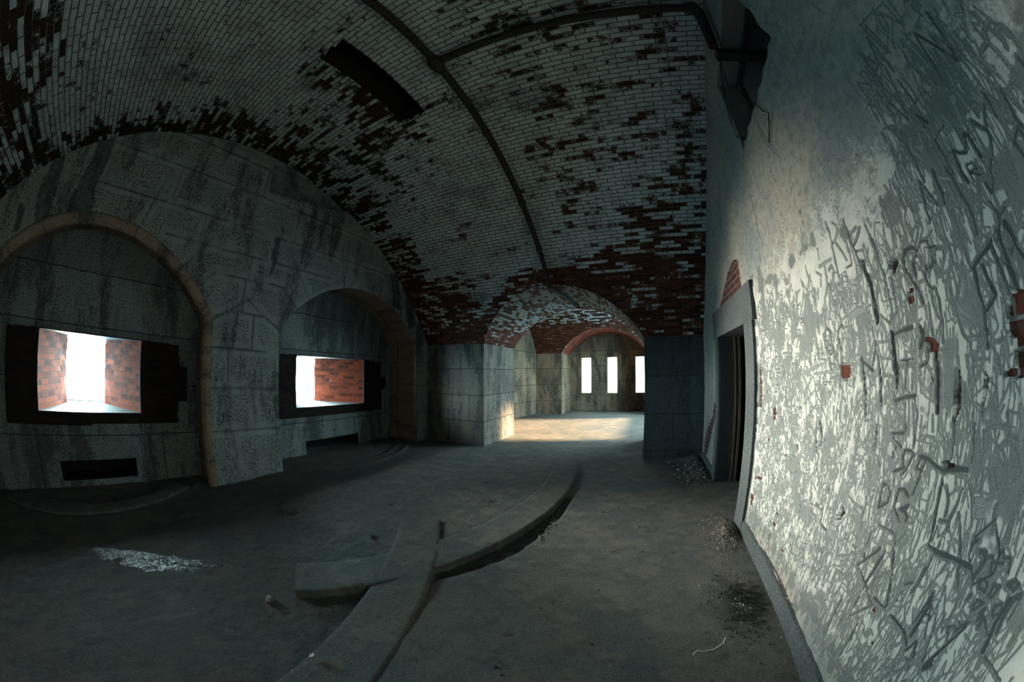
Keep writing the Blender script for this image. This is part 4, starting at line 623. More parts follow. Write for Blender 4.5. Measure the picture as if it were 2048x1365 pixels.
for q in range(2000):
    y = 0.2 + 2.7 * rnd.random() ** 0.85; z = 0.12 + 2.3 * rnd.random()
    if z > ztop(y) - 0.08 or (z < 0.35 and rnd.random() < 0.6): continue
    hh = rnd.choice((0.05, 0.06, 0.07, 0.09, 0.12, 0.15)) * rnd.uniform(0.8, 1.2); ww = hh * rnd.uniform(0.45, 0.8); lean = rnd.gauss(0, 0.16)
    w = rnd.uniform(0.003, 0.006) * (1 if hh < 0.1 else 1.3); d = rnd.uniform(0.004, 0.008)
    if rnd.random() < 0.10: d *= 1.6
    for st in GL[rnd.choice(KEYS)]:
        # the wall is read from the room: text runs towards the camera (falling y)
        carve(w, d, [(y - (px * ww + lean * pz * hh), z + pz * hh + rnd.gauss(0, 0.004)) for px, pz in st], rnd.uniform(0.45, 0.85))
for q in range(2400):     # plain vertical gouges
    y = 0.25 + 2.6 * rnd.random(); z = 0.15 + 2.1 * rnd.random()
    if z > ztop(y) - 0.15: continue
    L_ = rnd.uniform(0.03, 0.16); ln = rnd.gauss(0, 0.14)
    carve(rnd.uniform(0.0025, 0.0055), rnd.uniform(0.003, 0.007), [(y, z), (y + ln * L_ * 0.5, z + L_ * 0.5), (y + ln * L_, z + L_)], rnd.uniform(0.45, 0.8))
carve(0.016, 0.03, [(2.925, 0.1), (2.93, 1.2), (2.915, 1.75)]); carve(0.010, 0.02, [(2.915, 1.75), (2.885, 2.24)])
for pts in ([(1.86, 3.19), (1.90, 3.05), (1.84, 2.93), (1.97, 2.75), (1.92, 2.55), (2.02, 2.40), (2.10, 2.2)], [(2.35, 3.2), (2.42, 3.02), (2.36, 2.88), (2.55, 2.7)], [(2.6, 3.6), (2.7, 3.2), (2.62, 2.9), (2.75, 2.6)], [(1.15, 3.3), (1.05, 3.1), (1.08, 2.9)]):
    carve(0.0022, 0.007, pts)
for w, d, pts in STR: carve(w * 0.00108 + 0.0016 + max(0, d - 9) * 0.0007 + (0.0016 if pts[0][0] > 1250 else 0), d * 0.0016, [(a / 1000, b / 1000) for a, b in pts])
# fields where the wash has been scraped off altogether
scr = vnoise(np.stack([YY, ZZ], -1), 7.5, 90, 4)
field = sm(scr, 0.58, 0.72) * (YY < 2.95) * (ZZ < 2.35)
dep = np.maximum(dep, 0.003 * field); car = np.maximum(car, 0.55 * field)
bh = np.zeros(YY.shape); deep = np.zeros(YY.shape)
for d, pts in BR:
    pl = [(a / 1000 + 0.0, b / 1000) for a, b in pts]
    ylo, yhi = min(p[0] for p in pl) - 0.05, max(p[0] for p in pl) + 0.05; zlo, zhi = min(p[1] for p in pl) - 0.05, max(p[1] for p in pl) + 0.05
    i0, i1 = np.searchsorted(yg, [ylo, yhi]); j0, j1 = np.searchsorted(zg, [zlo, zhi])
    jt = wx[i0:i1, j0:j1] * 0.012
    m = inpoly(YY[i0:i1, j0:j1] + jt, ZZ[i0:i1, j0:j1] - jt, pl)
    D_ = d / 1000 * (1.0 if d < 30 else 1.5)
    dep[i0:i1, j0:j1] = np.where(m, np.maximum(D_, dep[i0:i1, j0:j1]), dep[i0:i1, j0:j1]); bh[i0:i1, j0:j1] = np.maximum(bh[i0:i1, j0:j1], m)
    if d >= 32: deep[i0:i1, j0:j1] = np.maximum(deep[i0:i1, j0:j1], m)
wash = 0.16 + 0.62 * (1 - sm(ZZ + 0.5 * (scr - 0.5), 1.75, 2.6)) * sm(ZZ, 0.10, 0.5) * (1 - sm(YY, 2.9, 3.3))
wash += 0.30 * np.exp(-((YY - 4.9) / 0.35) ** 2) * sm(ZZ, 0.2, 0.8) * (1 - sm(ZZ, 1.5, 2.4))
undul = (vnoise(np.stack([YY, ZZ], -1), 3.5, 30, 5) - 0.5) * 0.018 + (vnoise(np.stack([YY, ZZ], -1), 30, 33, 3) - 0.5) * 0.005
near_edge = 1.0
P = np.stack([XW + dep + undul, YY, ZZ], 2)
cy = (YY[:-1, :-1] + YY[1:, 1:]) / 2; cz = (ZZ[:-1, :-1] + ZZ[1:, 1:]) / 2
# broken lower corner of the high opening
kp = ~((cy > DOOR[0]) & (cy < DOOR[1]) & (cz < DOOR[3])) & ~((cy > WIN[0] + 0.012 * np.sin(cz * 23)) & (cy < WIN[1]) & (cz > WIN[2] + 0.010 * np.sin(cy * 31)) & (cz < WIN[3]))
R = VR(XW); kp &= (cz < VZ + np.sqrt(np.maximum(R * R - (cy - VY) ** 2, 0)) + 0.03) & (cy < yfront(XW) + 0.05)
pb = PB(); pb.grid(P, np.stack([YY, ZZ], 2), kp)
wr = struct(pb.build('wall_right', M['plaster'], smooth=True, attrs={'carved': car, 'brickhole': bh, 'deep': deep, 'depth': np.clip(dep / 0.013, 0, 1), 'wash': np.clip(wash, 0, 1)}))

# plinth course along the right wall
def plinth(y0, y1):
    n = max(8, int((y1 - y0) / 0.05)); yy = np.linspace(y0, y1, n); prof = [(0.965, -0.05), (0.962, 0.07), (0.966, 0.115), (0.975, 0.128), (1.03, 0.133)]
    P = np.zeros((n, len(prof), 3)); P[..., 1] = yy[:, None]
    for s_, (x, z) in enumerate(prof):
        P[:, s_, 0] = x + (vnoise(np.stack([yy, yy * 0 + s_ * 3.1], -1), 4, 77, 3) - 0.5) * 0.014; P[:, s_, 2] = z + (vnoise(np.stack([yy, yy * 0 + s_ * 5.3], -1), 5, 78, 3) - 0.5) * 0.02 * (s_ > 1)
    return P
pb = PB(); pb.grid(plinth(-2.5, 2.93)); pb.grid(plinth(4.72, 5.78))
struct(pb.build('baseboard_right', M['trim']))

# doorway: granite frame, reveal, wooden frame, black room behind
dr = empty('door_1', (XW, (DOOR[0] + DOOR[1]) / 2, 0)); dr['kind'] = 'structure'
def chip_panel(a, b, c, d, n1, n2, amp, seed):
    a, b, c, d = [np.array(v, float) for v in (a, b, c, d)]
    s_ = np.linspace(0, 1, n1)[:, None, None]; t_ = np.linspace(0, 1, n2)[None, :, None]
    return (a * (1 - s_) + b * s_) * (1 - t_) + (d * (1 - s_) + c * s_) * t_
def dpart(pb, name, mat, par=dr):
    pb.V = [v - np.array(dr.location) for v in pb.V]
    return pb.build(name, mat, par)
xo = XW - 0.028
def jamb(y0, y1, z0, z1):
    pb = PB(); pb.box((xo, y0, z0), (XW + 0.34, y1, z1)); return pb
dpart(jamb(2.945, DOOR[0], -0.05, DOOR[3]), 'jamb', M['trim']); pb = PB(); pb.box((xo, DOOR[1], -0.05), (XW + 0.15, 4.70, DOOR[3])); dpart(pb, 'jamb', M['trim'])
pb = PB(); pb.box((xo - 0.004, 2.90, DOOR[3]), (XW + 0.34, 4.74, 2.245)); dpart(pb, 'lintel', M['trim'])
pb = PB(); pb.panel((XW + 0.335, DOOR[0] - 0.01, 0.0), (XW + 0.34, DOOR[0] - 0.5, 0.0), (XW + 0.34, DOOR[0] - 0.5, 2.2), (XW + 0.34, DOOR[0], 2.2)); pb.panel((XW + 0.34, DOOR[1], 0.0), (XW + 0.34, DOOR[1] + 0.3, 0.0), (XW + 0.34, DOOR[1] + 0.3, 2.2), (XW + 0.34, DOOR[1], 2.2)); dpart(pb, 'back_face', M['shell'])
pb = PB(); pb.box((XW - 0.005, DOOR[1] - 0.012, 0.0), (XW + 0.155, DOOR[1] + 0.001, DOOR[3])); dpart(pb, 'rough_reveal', M['trim_dark'])
for i, (x0, x1, dd, mt) in enumerate(((0.160, 0.192, 0.022, 'wood_dark'), (0.196, 0.222, 0.040, 'wood'), (0.228, 0.244, 0.026, 'wood_dark'), (0.250, 0.285, 0.050, 'wood'))):
    pb = PB(); pb.box((XW + x0, DOOR[1] - dd, 0.0), (XW + x1, DOOR[1] + 0.05, DOOR[3] + 0.02)); dpart(pb, 'frame_post', M[mt])
pb = PB(); pb.box((XW + 0.345, DOOR[0], DOOR[3] - 0.06), (XW + 0.40, DOOR[1], DOOR[3] + 0.03)); dpart(pb, 'frame_head', M['wood_dark'])

# high opening with a timber frame
wn = empty('window_3', (XW, (WIN[0] + WIN[1]) / 2, WIN[2])); wn['kind'] = 'structure'
def wpart(pb, name, mat):
    pb.V = [v - np.array(wn.location) for v in pb.V]; return pb.build(name, mat, wn)
dpt, dpj = 0.185, 0.27
pb = PB(); pb.panel((XW + 0.01, WIN[1], WIN[2] - 0.02), (XW + dpj, WIN[1], WIN[2] - 0.02), (XW + dpj, WIN[1], WIN[3] + 0.02), (XW + 0.01, WIN[1], WIN[3] + 0.02)); pb.panel((XW, WIN[0] - 0.02, WIN[3]), (XW, WIN[1] + 0.02, WIN[3]), (XW + dpt, WIN[1] + 0.02, WIN[3]), (XW + dpt, WIN[0] - 0.02, WIN[3])); pb.panel((XW - 0.005, WIN[0] - 0.02, WIN[2] - 0.015), (XW - 0.005, WIN[1] + 0.02, WIN[2] - 0.015), (XW + dpj, WIN[1] + 0.02, WIN[2] - 0.015), (XW + dpj, WIN[0] - 0.02, WIN[2] - 0.015)); pb.panel((XW, WIN[0] - 0.015, WIN[2]), (XW + dpt, WIN[0] - 0.015, WIN[2]), (XW + dpt, WIN[0] - 0.015, WIN[3]), (XW, WIN[0] - 0.015, WIN[3]))
wpart(pb, 'plaster_reveal', M['shell_grey'])
pb = PB(); pb.box((XW + 0.19, WIN[1] - 0.05, WIN[2] - 0.01), (XW + 0.24, WIN[1], WIN[3] + 0.3)); wpart(pb, 'frame_post', M['wood'])
pb = PB(); pb.box((XW + 0.19, WIN[0] - 0.3, WIN[3] - 0.03), (XW + 0.235, WIN[1] + 0.1, WIN[3] + 0.05)); wpart(pb, 'frame_head', M['wood_dark'])
pb = PB(); pb.box((XW + 0.25, WIN[0], WIN[2] - 0.01), (XW + 0.29, WIN[1], WIN[2] + 0.03)); wpart(pb, 'frame_sill', M['wood_dark'])

# ------------------------------------------------------------------ floor
C1, C2 = (-5.95, -0.45), (-6.0, 3.90)
RI, RO = 4.70, 5.09
xg = ins(np.r_[np.arange(-6.2, -3.4, 0.045), np.arange(-3.4, -0.4, 0.016), np.arange(-0.4, 1.7, 0.022)], [])
yg2 = ins(np.r_[np.arange(-2.9, 0.2, 0.06), np.arange(0.2, 3.4, 0.016), np.arange(3.4, 6.0, 0.03), np.arange(6.0, 14.2, 0.08)], [])
FX, FY = np.meshgrid(xg, yg2, indexing='ij'); FP = np.stack([FX, FY], -1)
r1 = np.hypot(FX - C1[0], FY - C1[1]); r2 = np.hypot(FX - C2[0], FY - C2[1])
a2 = np.degrees(np.arctan2(FY - C2[1], FX - C2[0])); a1 = np.degrees(np.arctan2(FY - C1[1], FX - C1[0]))
H = (vnoise(FP, 1.6, 101, 4) - 0.5) * (0.010 + 0.012 * (1 - sm(FX, -2.6, -1.8))) + (vnoise(FP, 17, 105, 4) - 0.5) * 0.006
inside1 = (1 - sm(r1, RI - 0.03, RI + 0.02)) * (FY < 2.35) * (FY > -2.6)
rough = inside1 * (1 - sm(FY + 0.25 * vnoise(FP, 2, 7, 3), 1.75, 2.3))
H += -0.040 * rough + rough * (vnoise(FP, 19, 111, 5) - 0.5) * 0.024 + rough * (vnoise(FP, 3.3, 112, 3) - 0.5) * 0.03
tw = 0.10 + 0.10 * np.sin((a2 + 30) / 30 * math.pi) ** 2 + 0.05 * (vnoise(FP, 6, 120, 3) - 0.5)
trench = sm(r2, RO - 0.06, RO - 0.02) * (1 - sm(r2, RO + tw - 0.03, RO + tw)) * sm(a2, -30.5, -27) * (1 - sm(a2, -2.5, -0.5)) * sm(r1, RO - 0.02, RO + 0.03)
H += 0.009 * (1 - sm(r2, RI - 0.02, RI + 0.03)) * sm(r1, RI + 0.05, RI + 0.12) * (FX < 0) * sm(FY, 1.4, 1.7) * (FY < 6.5)
trench = np.maximum(trench, sm(r1, RO - 0.04, RO) * (1 - sm(r1, RO + 0.10, RO + 0.16)) * sm(a1, 8, 14) * (1 - sm(a1, 24, 26)) * 0.0)
H += -0.032 * trench + trench * (vnoise(FP, 25, 130, 3) - 0.5) * 0.03
for C in (C1, C2):      # grooves of the small pintle ring near each port
    rr = np.hypot(FX - C[0], FY - C[1])
    for q, am in ((1.95, 0.03), (1.68, -0.02)): H += am * np.exp(-((rr - q) / 0.045) ** 2) * (FX < -3.6)
H += -0.03 * np.exp(-((FX - 0.2) / 0.5) ** 2) * 0
H += 0.05 * np.exp(-((FX - 0.86) / 0.16) ** 2) * sm(FY, 4.4, 4.9) * (FY < 5.9)
dig = np.clip(np.maximum(rough * 0.55, trench), 0, 1)
dig = np.maximum(dig, 0.9 * np.exp(-(((FX - 0.74) / 0.22) ** 2 + ((FY - 1.85) / 0.33) ** 2)))
dig = np.maximum(dig, 0.5 * (FX < -3.5) * (FY < 6))
pb = PB(); pb.grid(np.stack([FX, FY, H], 2), FP)
struct(pb.build('floor', M['floor'], smooth=True, attrs={'dig': dig}))

def ring_slab(name, C, d0, d1, r0, r1, z1, seed, label, seg=70, z0=-0.09, zlow=None):
    an = np.radians(np.linspace(d0, d1, seg)); rad = np.r_[r0, np.linspace(r0 + 0.006, r1 - 0.006, 12), r1]
    A, Rr = np.meshgrid(an, rad, indexing='ij')
    e = (vnoise(np.stack([A * 5, Rr * 0 + seed], -1), 6, seed, 4) - 0.5) * 0.012
    Rr2 = Rr + e * ((Rr < r0 + 0.01) | (Rr > r1 - 0.01))
    x = C[0] + Rr2 * np.cos(A); y = C[1] + Rr2 * np.sin(A)
    zt = z1 if zlow is None else zlow + (z1 - zlow) * sm(np.degrees(A), 17, 26)
    z = zt + (vnoise(np.stack([x, y], -1), 9, seed + 5, 4) - 0.5) * 0.007; z[:, 0] -= 0.006; z[:, -1] -= 0.006
    pb = PB(); top = np.stack([x, y, z], 2); pb.grid(top, np.stack([x, y], 2))
    for e_ in (top[:, 0], top[:, -1]):
        lo_ = e_.copy(); lo_[:, 2] = z0; pb.grid(np.stack([e_, lo_], 1))
    for e_ in (top[0], top[-1]):
        lo_ = e_.copy(); lo_[:, 2] = z0; pb.grid(np.stack([e_, lo_], 1))
    o = pb.build(name, M['floor'])
    if not label: return o
    return tag(o, label, 'stone track')
tr = empty('stone_cross', (-1.6, 1.8, 0))
for o in (ring_slab('curved_strip', C2, -36.2, 16.5, RI, RO, 0.024, 5, None), ring_slab('crossing_strip', C1, -6, 36.5, RI, RO, 0.026, 9, None, zlow=0.003)):
    o.parent = tr; o.matrix_parent_inverse = Matrix.Translation(-tr.location)
tag(tr, 'lopsided cross of curved flat granite strips with a dark trench along one edge', 'stone track')
ring_slab('stone_track', C1, -42, 42, 1.70, 1.95, 0.010, 12, 'small dark ring of worn stone on the floor below the wider gun port', 50)
ring_slab('stone_track', C2, -42, 42, 1.70, 1.95, 0.010, 14, 'small dark ring of worn stone on the floor below the far gun port', 50)

# ------------------------------------------------------------------ next casemate
Y2 = 11.65; V2Y, V2Z, V2R = 8.6, 0.9, 3.30; S2 = 2.18
P2C, P2H, P2RI = -1.50, 1.52, 0.80; P2R = (P2H ** 2 + P2RI ** 2) / (2 * P2RI)
def z2(x): return S2 + P2RI - P2R + np.sqrt(np.maximum(P2R ** 2 - (x - P2C) ** 2, 0))
xs2 = ins(np.linspace(-5.6, 1.6, 90), [P2C - P2H, P2C - P2H - 1e-3, P2C + P2H, P2C + P2H + 1e-3]); n2 = 70
P = np.zeros((len(xs2), n2, 3)); U = np.zeros((len(xs2), n2, 2))
for i, x in enumerate(xs2):
    z0 = float(z2(x)) if abs(x - P2C) < P2H else S2
    a0 = math.asin((z0 - V2Z) / V2R); a1 = math.pi - math.acos(min(1, (V2Y - YB) / V2R)); th = a0 + (a1 - a0) * np.linspace(0, 1, n2)
    P[i, :, 0] = x; P[i, :, 1] = V2Y + V2R * np.cos(th); P[i, :, 2] = V2Z + V2R * np.sin(th); U[i, :, 0] = x; U[i, :, 1] = V2R * th
pb = PB(); pb.grid(P, U); b2 = 0.95 - 0.35 * sm(P[..., 2], 2.9, 3.4) - 0.1 * sm(P[..., 0], -1.8, -0.5)
struct(pb.build('ceiling_far', M['vault'], smooth=True, attrs={'bare': b2}))
yf2 = V2Y + math.sqrt(V2R ** 2 - (S2 - V2Z) ** 2)
YE = 13.0; SLITS = [(-2.57, -2.20), (-1.55, -1.17), (-0.46, -0.10)]; SZ = (0.69, 2.06)
# far arch soffit
xp = np.linspace(P2C - P2H, P2C + P2H, 40); P = np.zeros((40, 14, 3)); U = np.zeros((40, 14, 2))
arc = np.r_[0, np.cumsum(np.hypot(np.diff(xp), np.diff(z2(xp))))]
for i, x in enumerate(xp):
    z = float(z2(x)); yc = V2Y + math.sqrt(V2R ** 2 - (z - V2Z) ** 2); y = yc + (YE - yc) * np.linspace(0, 1, 14)
    P[i, :, 0] = x; P[i, :, 1] = y; P[i, :, 2] = z; U[i, :, 0] = y; U[i, :, 1] = arc[i]
pb = PB(); pb.grid(P, U); struct(pb.build('ceiling_far_arch', M['brick'], smooth=True))  # orange light on the soffit put in through the brighter brick colour
pb = PB(); xa, xb = P2C - P2H, P2C + P2H
pb.panel((-5.6, yf2, -0.1), (xa, yf2, -0.1), (xa, yf2, S2), (-5.6, yf2, S2)); pb.panel((xb, yf2, -0.1), (1.6, yf2, -0.1), (1.6, yf2, S2), (xb, yf2, S2), (0.3, 0))
pb.panel((xa, yf2, -0.1), (xa, YE, -0.1), (xa, YE, S2), (xa, yf2, S2)); pb.panel((xb, yf2, -0.1), (xb, YE, -0.1), (xb, YE, S2), (xb, yf2, S2))
struct(pb.build('wall_end_piers', M['far']))
# slit wall
pb = PB(); xe = ins(np.linspace(xa - 0.02, xb + 0.02, 30), [v for s_ in SLITS for v in s_])
for x0, x1 in zip(xe[:-1], xe[1:]):
    xm = (x0 + x1) / 2; hole = any(s0 < xm < s1 for s0, s1 in SLITS)
    for z0, z1 in (((-0.1, SZ[0]), (SZ[1], 3.3)) if hole else ((-0.1, SZ[0]), (SZ[0], SZ[1]), (SZ[1], 3.3))):
        pb.grid(np.array([[(x0, YE, z0), (x0, YE, z1)], [(x1, YE, z0), (x1, YE, z1)]]), np.array([[[x0, z0], [x0, z1]], [[x1, z0], [x1, z1]]]))
struct(pb.build('wall_end', M['far']))
for k, (s0, s1) in enumerate(SLITS):
    w = empty('window_%d' % (k + 4), ((s0 + s1) / 2, YE, SZ[0])); w['kind'] = 'structure'; l_ = np.array(w.location)
    m0, m1 = s0 + 0.06, s1 - 0.06; dq = 0.42
    for nm, q in (('reveal', ((s0, YE, SZ[0]), (m0, YE + dq, SZ[0]), (m0, YE + dq, SZ[1]), (s0, YE, SZ[1]))), ('reveal', ((s1, YE, SZ[0]), (m1, YE + dq, SZ[0]), (m1, YE + dq, SZ[1]), (s1, YE, SZ[1]))), ('sill', ((s0, YE, SZ[0]), (s1, YE, SZ[0]), (m1, YE + dq, SZ[0]), (m0, YE + dq, SZ[0]))), ('head', ((s0, YE, SZ[1]), (s1, YE, SZ[1]), (m1, YE + dq, SZ[1]), (m0, YE + dq, SZ[1])))):
        pb = PB(); pb.panel(*[tuple(np.array(v) - l_) for v in q]); pb.build(nm, M['bright_stone'], w)
    L = bpy.data.lights.new('daylight_portal', 'AREA'); L.shape = 'RECTANGLE'; L.size = m1 - m0; L.size_y = SZ[1] - SZ[0]; L.cycles.is_portal = True
    lo = bpy.data.objects.new('daylight_portal', L); COL.objects.link(lo); lo.location = ((s0 + s1) / 2, YE + dq + 0.02, sum(SZ) / 2); lo.rotation_euler = (D2R(-90), 0, 0)
# scarp side wall, slightly askew
pb = PB(); pb.panel((-4.55, YB - 0.1, -0.1), (-3.95, 11.9, -0.1), (-3.95, 11.9, 4.4), (-4.55, YB - 0.1, 4.4)); struct(pb.build('wall_end_left', M['far']))
# courtyard side: wide openings that let the low sun in
OZ = (0.95, 2.75); OY = (8.0, 12.6)
pb = PB(); XR = 1.25
pb.panel((XR, YB, -0.1), (XR, 13.4, -0.1), (XR, 13.4, OZ[0]), (XR, YB, OZ[0])); pb.panel((XR, YB, OZ[1]), (XR, 13.4, OZ[1]), (XR, 13.4, 4.6), (XR, YB, 4.6))
pb.panel((XR, YB, OZ[0]), (XR, OY[0], OZ[0]), (XR, OY[0], OZ[1]), (XR, YB, OZ[1])); pb.panel((XR, OY[1], OZ[0]), (XR, 13.4, OZ[0]), (XR, 13.4, OZ[1]), (XR, OY[1], OZ[1]))
struct(pb.build('wall_end_right', M['far']))
L = bpy.data.lights.new('daylight_portal', 'AREA'); L.shape = 'RECTANGLE'; L.size = OZ[1] - OZ[0]; L.size_y = OY[1] - OY[0]; L.cycles.is_portal = True
lo = bpy.data.objects.new('daylight_portal', L); COL.objects.link(lo); lo.location = (XR + 0.02, sum(OY) / 2, sum(OZ) / 2); lo.rotation_euler = (0, D2R(90), 0)

# ------------------------------------------------------------------ pipes
pp = empty('iron_conduit', (-1.52, VY, 4.3))
def vpt(x, deg, inset=0.058):
    R = VR(x) - inset; return (x, VY + R * math.cos(D2R(deg)), VZ + R * math.sin(D2R(deg)))
def rel(pts): return [tuple(np.array(p) - np.array(pp.location)) for p in pts]
tube_mesh('pipe', rel([vpt(-1.52, d) for d in np.linspace(147.5, 46.5, 64)]), 0.040, M['iron'], pp)
zc_ = float(zpass(-1.5)) - 0.055
yk = VY + math.sqrt(VR(-1.5) ** 2 - (zc_ + 0.05 - VZ) ** 2)
tube_mesh('passage_pipe', rel([vpt(-1.52, 47), (-1.515, yk - 0.14, zc_ + 0.045), (-1.51, yk - 0.05, zc_ - 0.005), (-1.49, yk + 0.12, zc_), (-1.45, 6.2, zc_), (-1.42, 7.0, zc_)]), 0.036, M['iron'], pp)
tube_mesh('branch_pipe', rel([(x, 1.685 + 0.01 * math.sin(x * 2), VZ + VR(x) - 0.055) for x in np.linspace(-1.52, 0.86, 30)]), 0.040, M['iron'], pp)
tube_mesh('junction', rel([(-1.52, 1.60, 4.385), (-1.52, 1.66, 4.38), (-1.52, 1.74, 4.38), (-1.52, 1.80, 4.375)]), [0.05, 0.068, 0.068, 0.05], M['iron'], pp, 14)
tube_mesh('elbow', rel([(0.82, 1.685, 4.335), (0.87, 1.685, 4.33), (0.90, 1.70, 4.29), (0.91, 1.74, 4.20), (0.915, 1.80, 4.06), (0.92, 1.85, 3.935)]), [0.06, 0.062, 0.055, 0.05, 0.045, 0.045], M['iron'], pp, 12)
for d in (128, 108, 76, 62, 52):
    a, b = vpt(-1.52, d - 0.35, 0.06), vpt(-1.52, d + 0.35, 0.06)
    tube_mesh('collar', rel([a, b]), 0.050, M['iron'], pp, 12)
tag(pp, 'rusty iron conduit curving along the vault with a branch to the right wall', 'pipe')
# timber bar and wires at the high opening
tb = PB(); tb.box((0.93, 1.86, 3.86), (1.42, 1.95, 3.93)); o = tb.build('timber_bar', M['wood_dark']); tag(o, 'dark timber bar poking into the high wall opening under the pipe elbow', 'timber')
o = tube_mesh('electric_wire', [(0.955, 1.95, 3.88), (0.965, 2.02, 3.80), (0.985, 2.10, 3.70), (1.03, 2.05, 3.62), (1.10, 2.10, 3.52), (1.12, 2.18, 3.40), (1.08, 2.26, 3.25)], 0.006, M['wire'], None, 6); tag(o, 'thin black wire looping down inside the high wall opening', 'wire')
o = tube_mesh('electric_wire', [(0.96, 2.0, 3.88), (0.975, 2.3, 3.70), (0.98, 2.37, 3.50), (0.97, 2.33, 3.30), (0.975, 2.0, 3.22), (0.972, 1.78, 3.20), (0.965, 1.70, 3.05), (0.962, 1.63, 2.97), (0.97, 1.72, 2.92), (0.968, 1.80, 2.86)], 0.005, M['wire'], None, 6); tag(o, 'dangling black wire end below the sill of the high wall opening', 'wire')

# ------------------------------------------------------------------ debris
def fh(x, y):
    i = min(max(np.searchsorted(xg, x), 0), len(xg) - 1); j = min(max(np.searchsorted(yg2, y), 0), len(yg2) - 1); return float(H[i, j])
def rock_mesh(seed, sx, sy, sz):
    n1, n2 = 9, 13; r = np.random.default_rng(seed); u = np.linspace(0, math.pi, n1); v = np.linspace(0, 2 * math.pi, n2)
    A, B = np.meshgrid(u, v, indexing='ij'); d = np.stack([np.sin(A) * np.cos(B), np.sin(A) * np.sin(B), np.cos(A)], 2)
    sup = np.ones(A.shape)
    for _ in range(7):
        nrm = r.normal(size=3); nrm /= np.linalg.norm(nrm); dt = d @ nrm; c = r.uniform(0.55, 0.9)
        sup = np.where(dt > 0, np.minimum(sup, c / np.maximum(dt, 1e-3)), sup)
    return d * sup[..., None] * np.array([sx, sy, sz])
PROTO = {}
def stone(name, x, y, s, mat, label, cat, group=None, flat=0.5, seed=0, dz=0.0):
    key = (seed % 6, mat)
    if key not in PROTO:
        pb = PB(); pb.grid(rock_mesh(200 + key[0], 1, 0.75, flat)); o = pb.build(name, M[mat]); PROTO[key] = o.data
    else:
        o = bpy.data.objects.new(name, PROTO[key]); COL.objects.link(o)
    o.name = name
    o.location = (x, y, fh(x, y) + s * 0.36 * flat * 1.6 + dz); o.scale = (s, s, s); o.rotation_euler = (rnd.uniform(-.2, .2), rnd.uniform(-.2, .2), rnd.uniform(0, 6.28))
    return tag(o, label, cat, group)
spots = [(0.55, 5.45), (0.72, 5.5), (0.40, 5.52), (0.66, 5.25), (0.52, 5.1), (0.80, 5.05), (0.84, 4.9), (0.70, 4.72), (0.62, 4.55), (0.76, 4.6), (0.86, 4.62), (0.45, 5.3), (0.82, 5.35), (0.60, 4.9), (0.50, 4.7), (0.7, 4.95)]
for i, (x, y) in enumerate(spots):
    stone('stone_chip', x, y, rnd.uniform(0.018, 0.045), 'stone', 'loose grey stone chip in the scatter beside the far end of the doorway', 'stone', 'stone chips between the doorway and the dark pier', seed=i)
sp2 = [(-0.53, 1.70), (-0.47, 1.78), (-0.22, 2.0), (-0.56, 1.12), (-0.51, 1.08), (0.05, 2.6), (-0.15, 1.45), (0.2, 1.3), (-0.75, 4.4), (-0.2, 4.6), (-0.4, 3.4), (0.0, 3.1)]
for i, (x, y) in enumerate(sp2):
    stone('pebble', x, y, rnd.uniform(0.010, 0.022), 'coal', 'small dark pebble on the smooth open floor', 'pebble', 'dark pebbles on the smooth floor', seed=i + 3)
stone('brick_fragment', -2.18, 1.95, 0.03, 'stone_red', 'small reddish brick crumb on the rough ground left of the stone strip', 'brick', seed=2)
stone('flat_stone', -1.98, 0.72, 0.055, 'stone', 'flat pale stone on the rough ground below the end of the stone arm', 'stone', seed=4, flat=0.5)
def heap(name, cx, cy, rx, ry, n, smin, smax, mat, label, cat, seed, hgt=0.05, avoid=(), ar=0.0, rec=None):
    r = random.Random(seed); pb = PB()
    for i in range(n):
        rad = min(abs(r.gauss(0, 0.62)), 1.7); an = r.uniform(0, 6.283); x = cx + rx * rad * math.cos(an); y = cy + ry * rad * math.sin(an)
        if x > 0.945 or any((x - a) ** 2 + (y - b) ** 2 < ar * ar for a, b in avoid): continue
        if rec is not None: rec.append((x, y))
        s = r.uniform(smin, smax); g = rock_mesh(seed * 50 + i % 9, s, s * r.uniform(.6, 1), s * r.uniform(.4, .8)); an = r.uniform(0, 6.283)
        Rm = np.array([[math.cos(an), -math.sin(an), 0], [math.sin(an), math.cos(an), 0], [0, 0, 1]])
        pb.grid(g[::2, ::2] @ Rm.T + np.array([x, y, fh(x, y) + hgt * max(0, 1 - rad) * r.random() + s * 0.25]))
    o = pb.build(name, M[mat]); return tag(o, label, cat, None, 'stuff')
heap('gravel_heap', 0.80, 2.95, 0.17, 0.40, 700, 0.003, 0.011, 'stone', 'low heap of grey plaster grit below the near door jamb', 'gravel', 3, 0.06)
WC = []
heap('white_crumbs', 0.74, 1.85, 0.17, 0.33, 26, 0.004, 0.008, 'paper', 'tiny white crumbs sprinkled over the black cinders', 'crumbs', 6, 0.03, rec=WC)
heap('cinder_pile', 0.74, 1.88, 0.17, 0.34, 900, 0.003, 0.011, 'coal', 'dark spread of black cinders on the floor along the plinth', 'cinders', 4, 0.035, WC, 0.028)
heap('plaster_crumbs', 0.72, 4.9, 0.24, 0.62, 800, 0.003, 0.014, 'stone', 'crumbled plaster scattered before the dark pier and door', 'crumbs', 5, 0.03, spots, 0.085)
heap('trench_gravel', -0.86, 3.0, 0.05, 0.45, 90, 0.005, 0.016, 'stone', 'loose grit lying in the trench beside the curved stone', 'gravel', 8, 0.0)

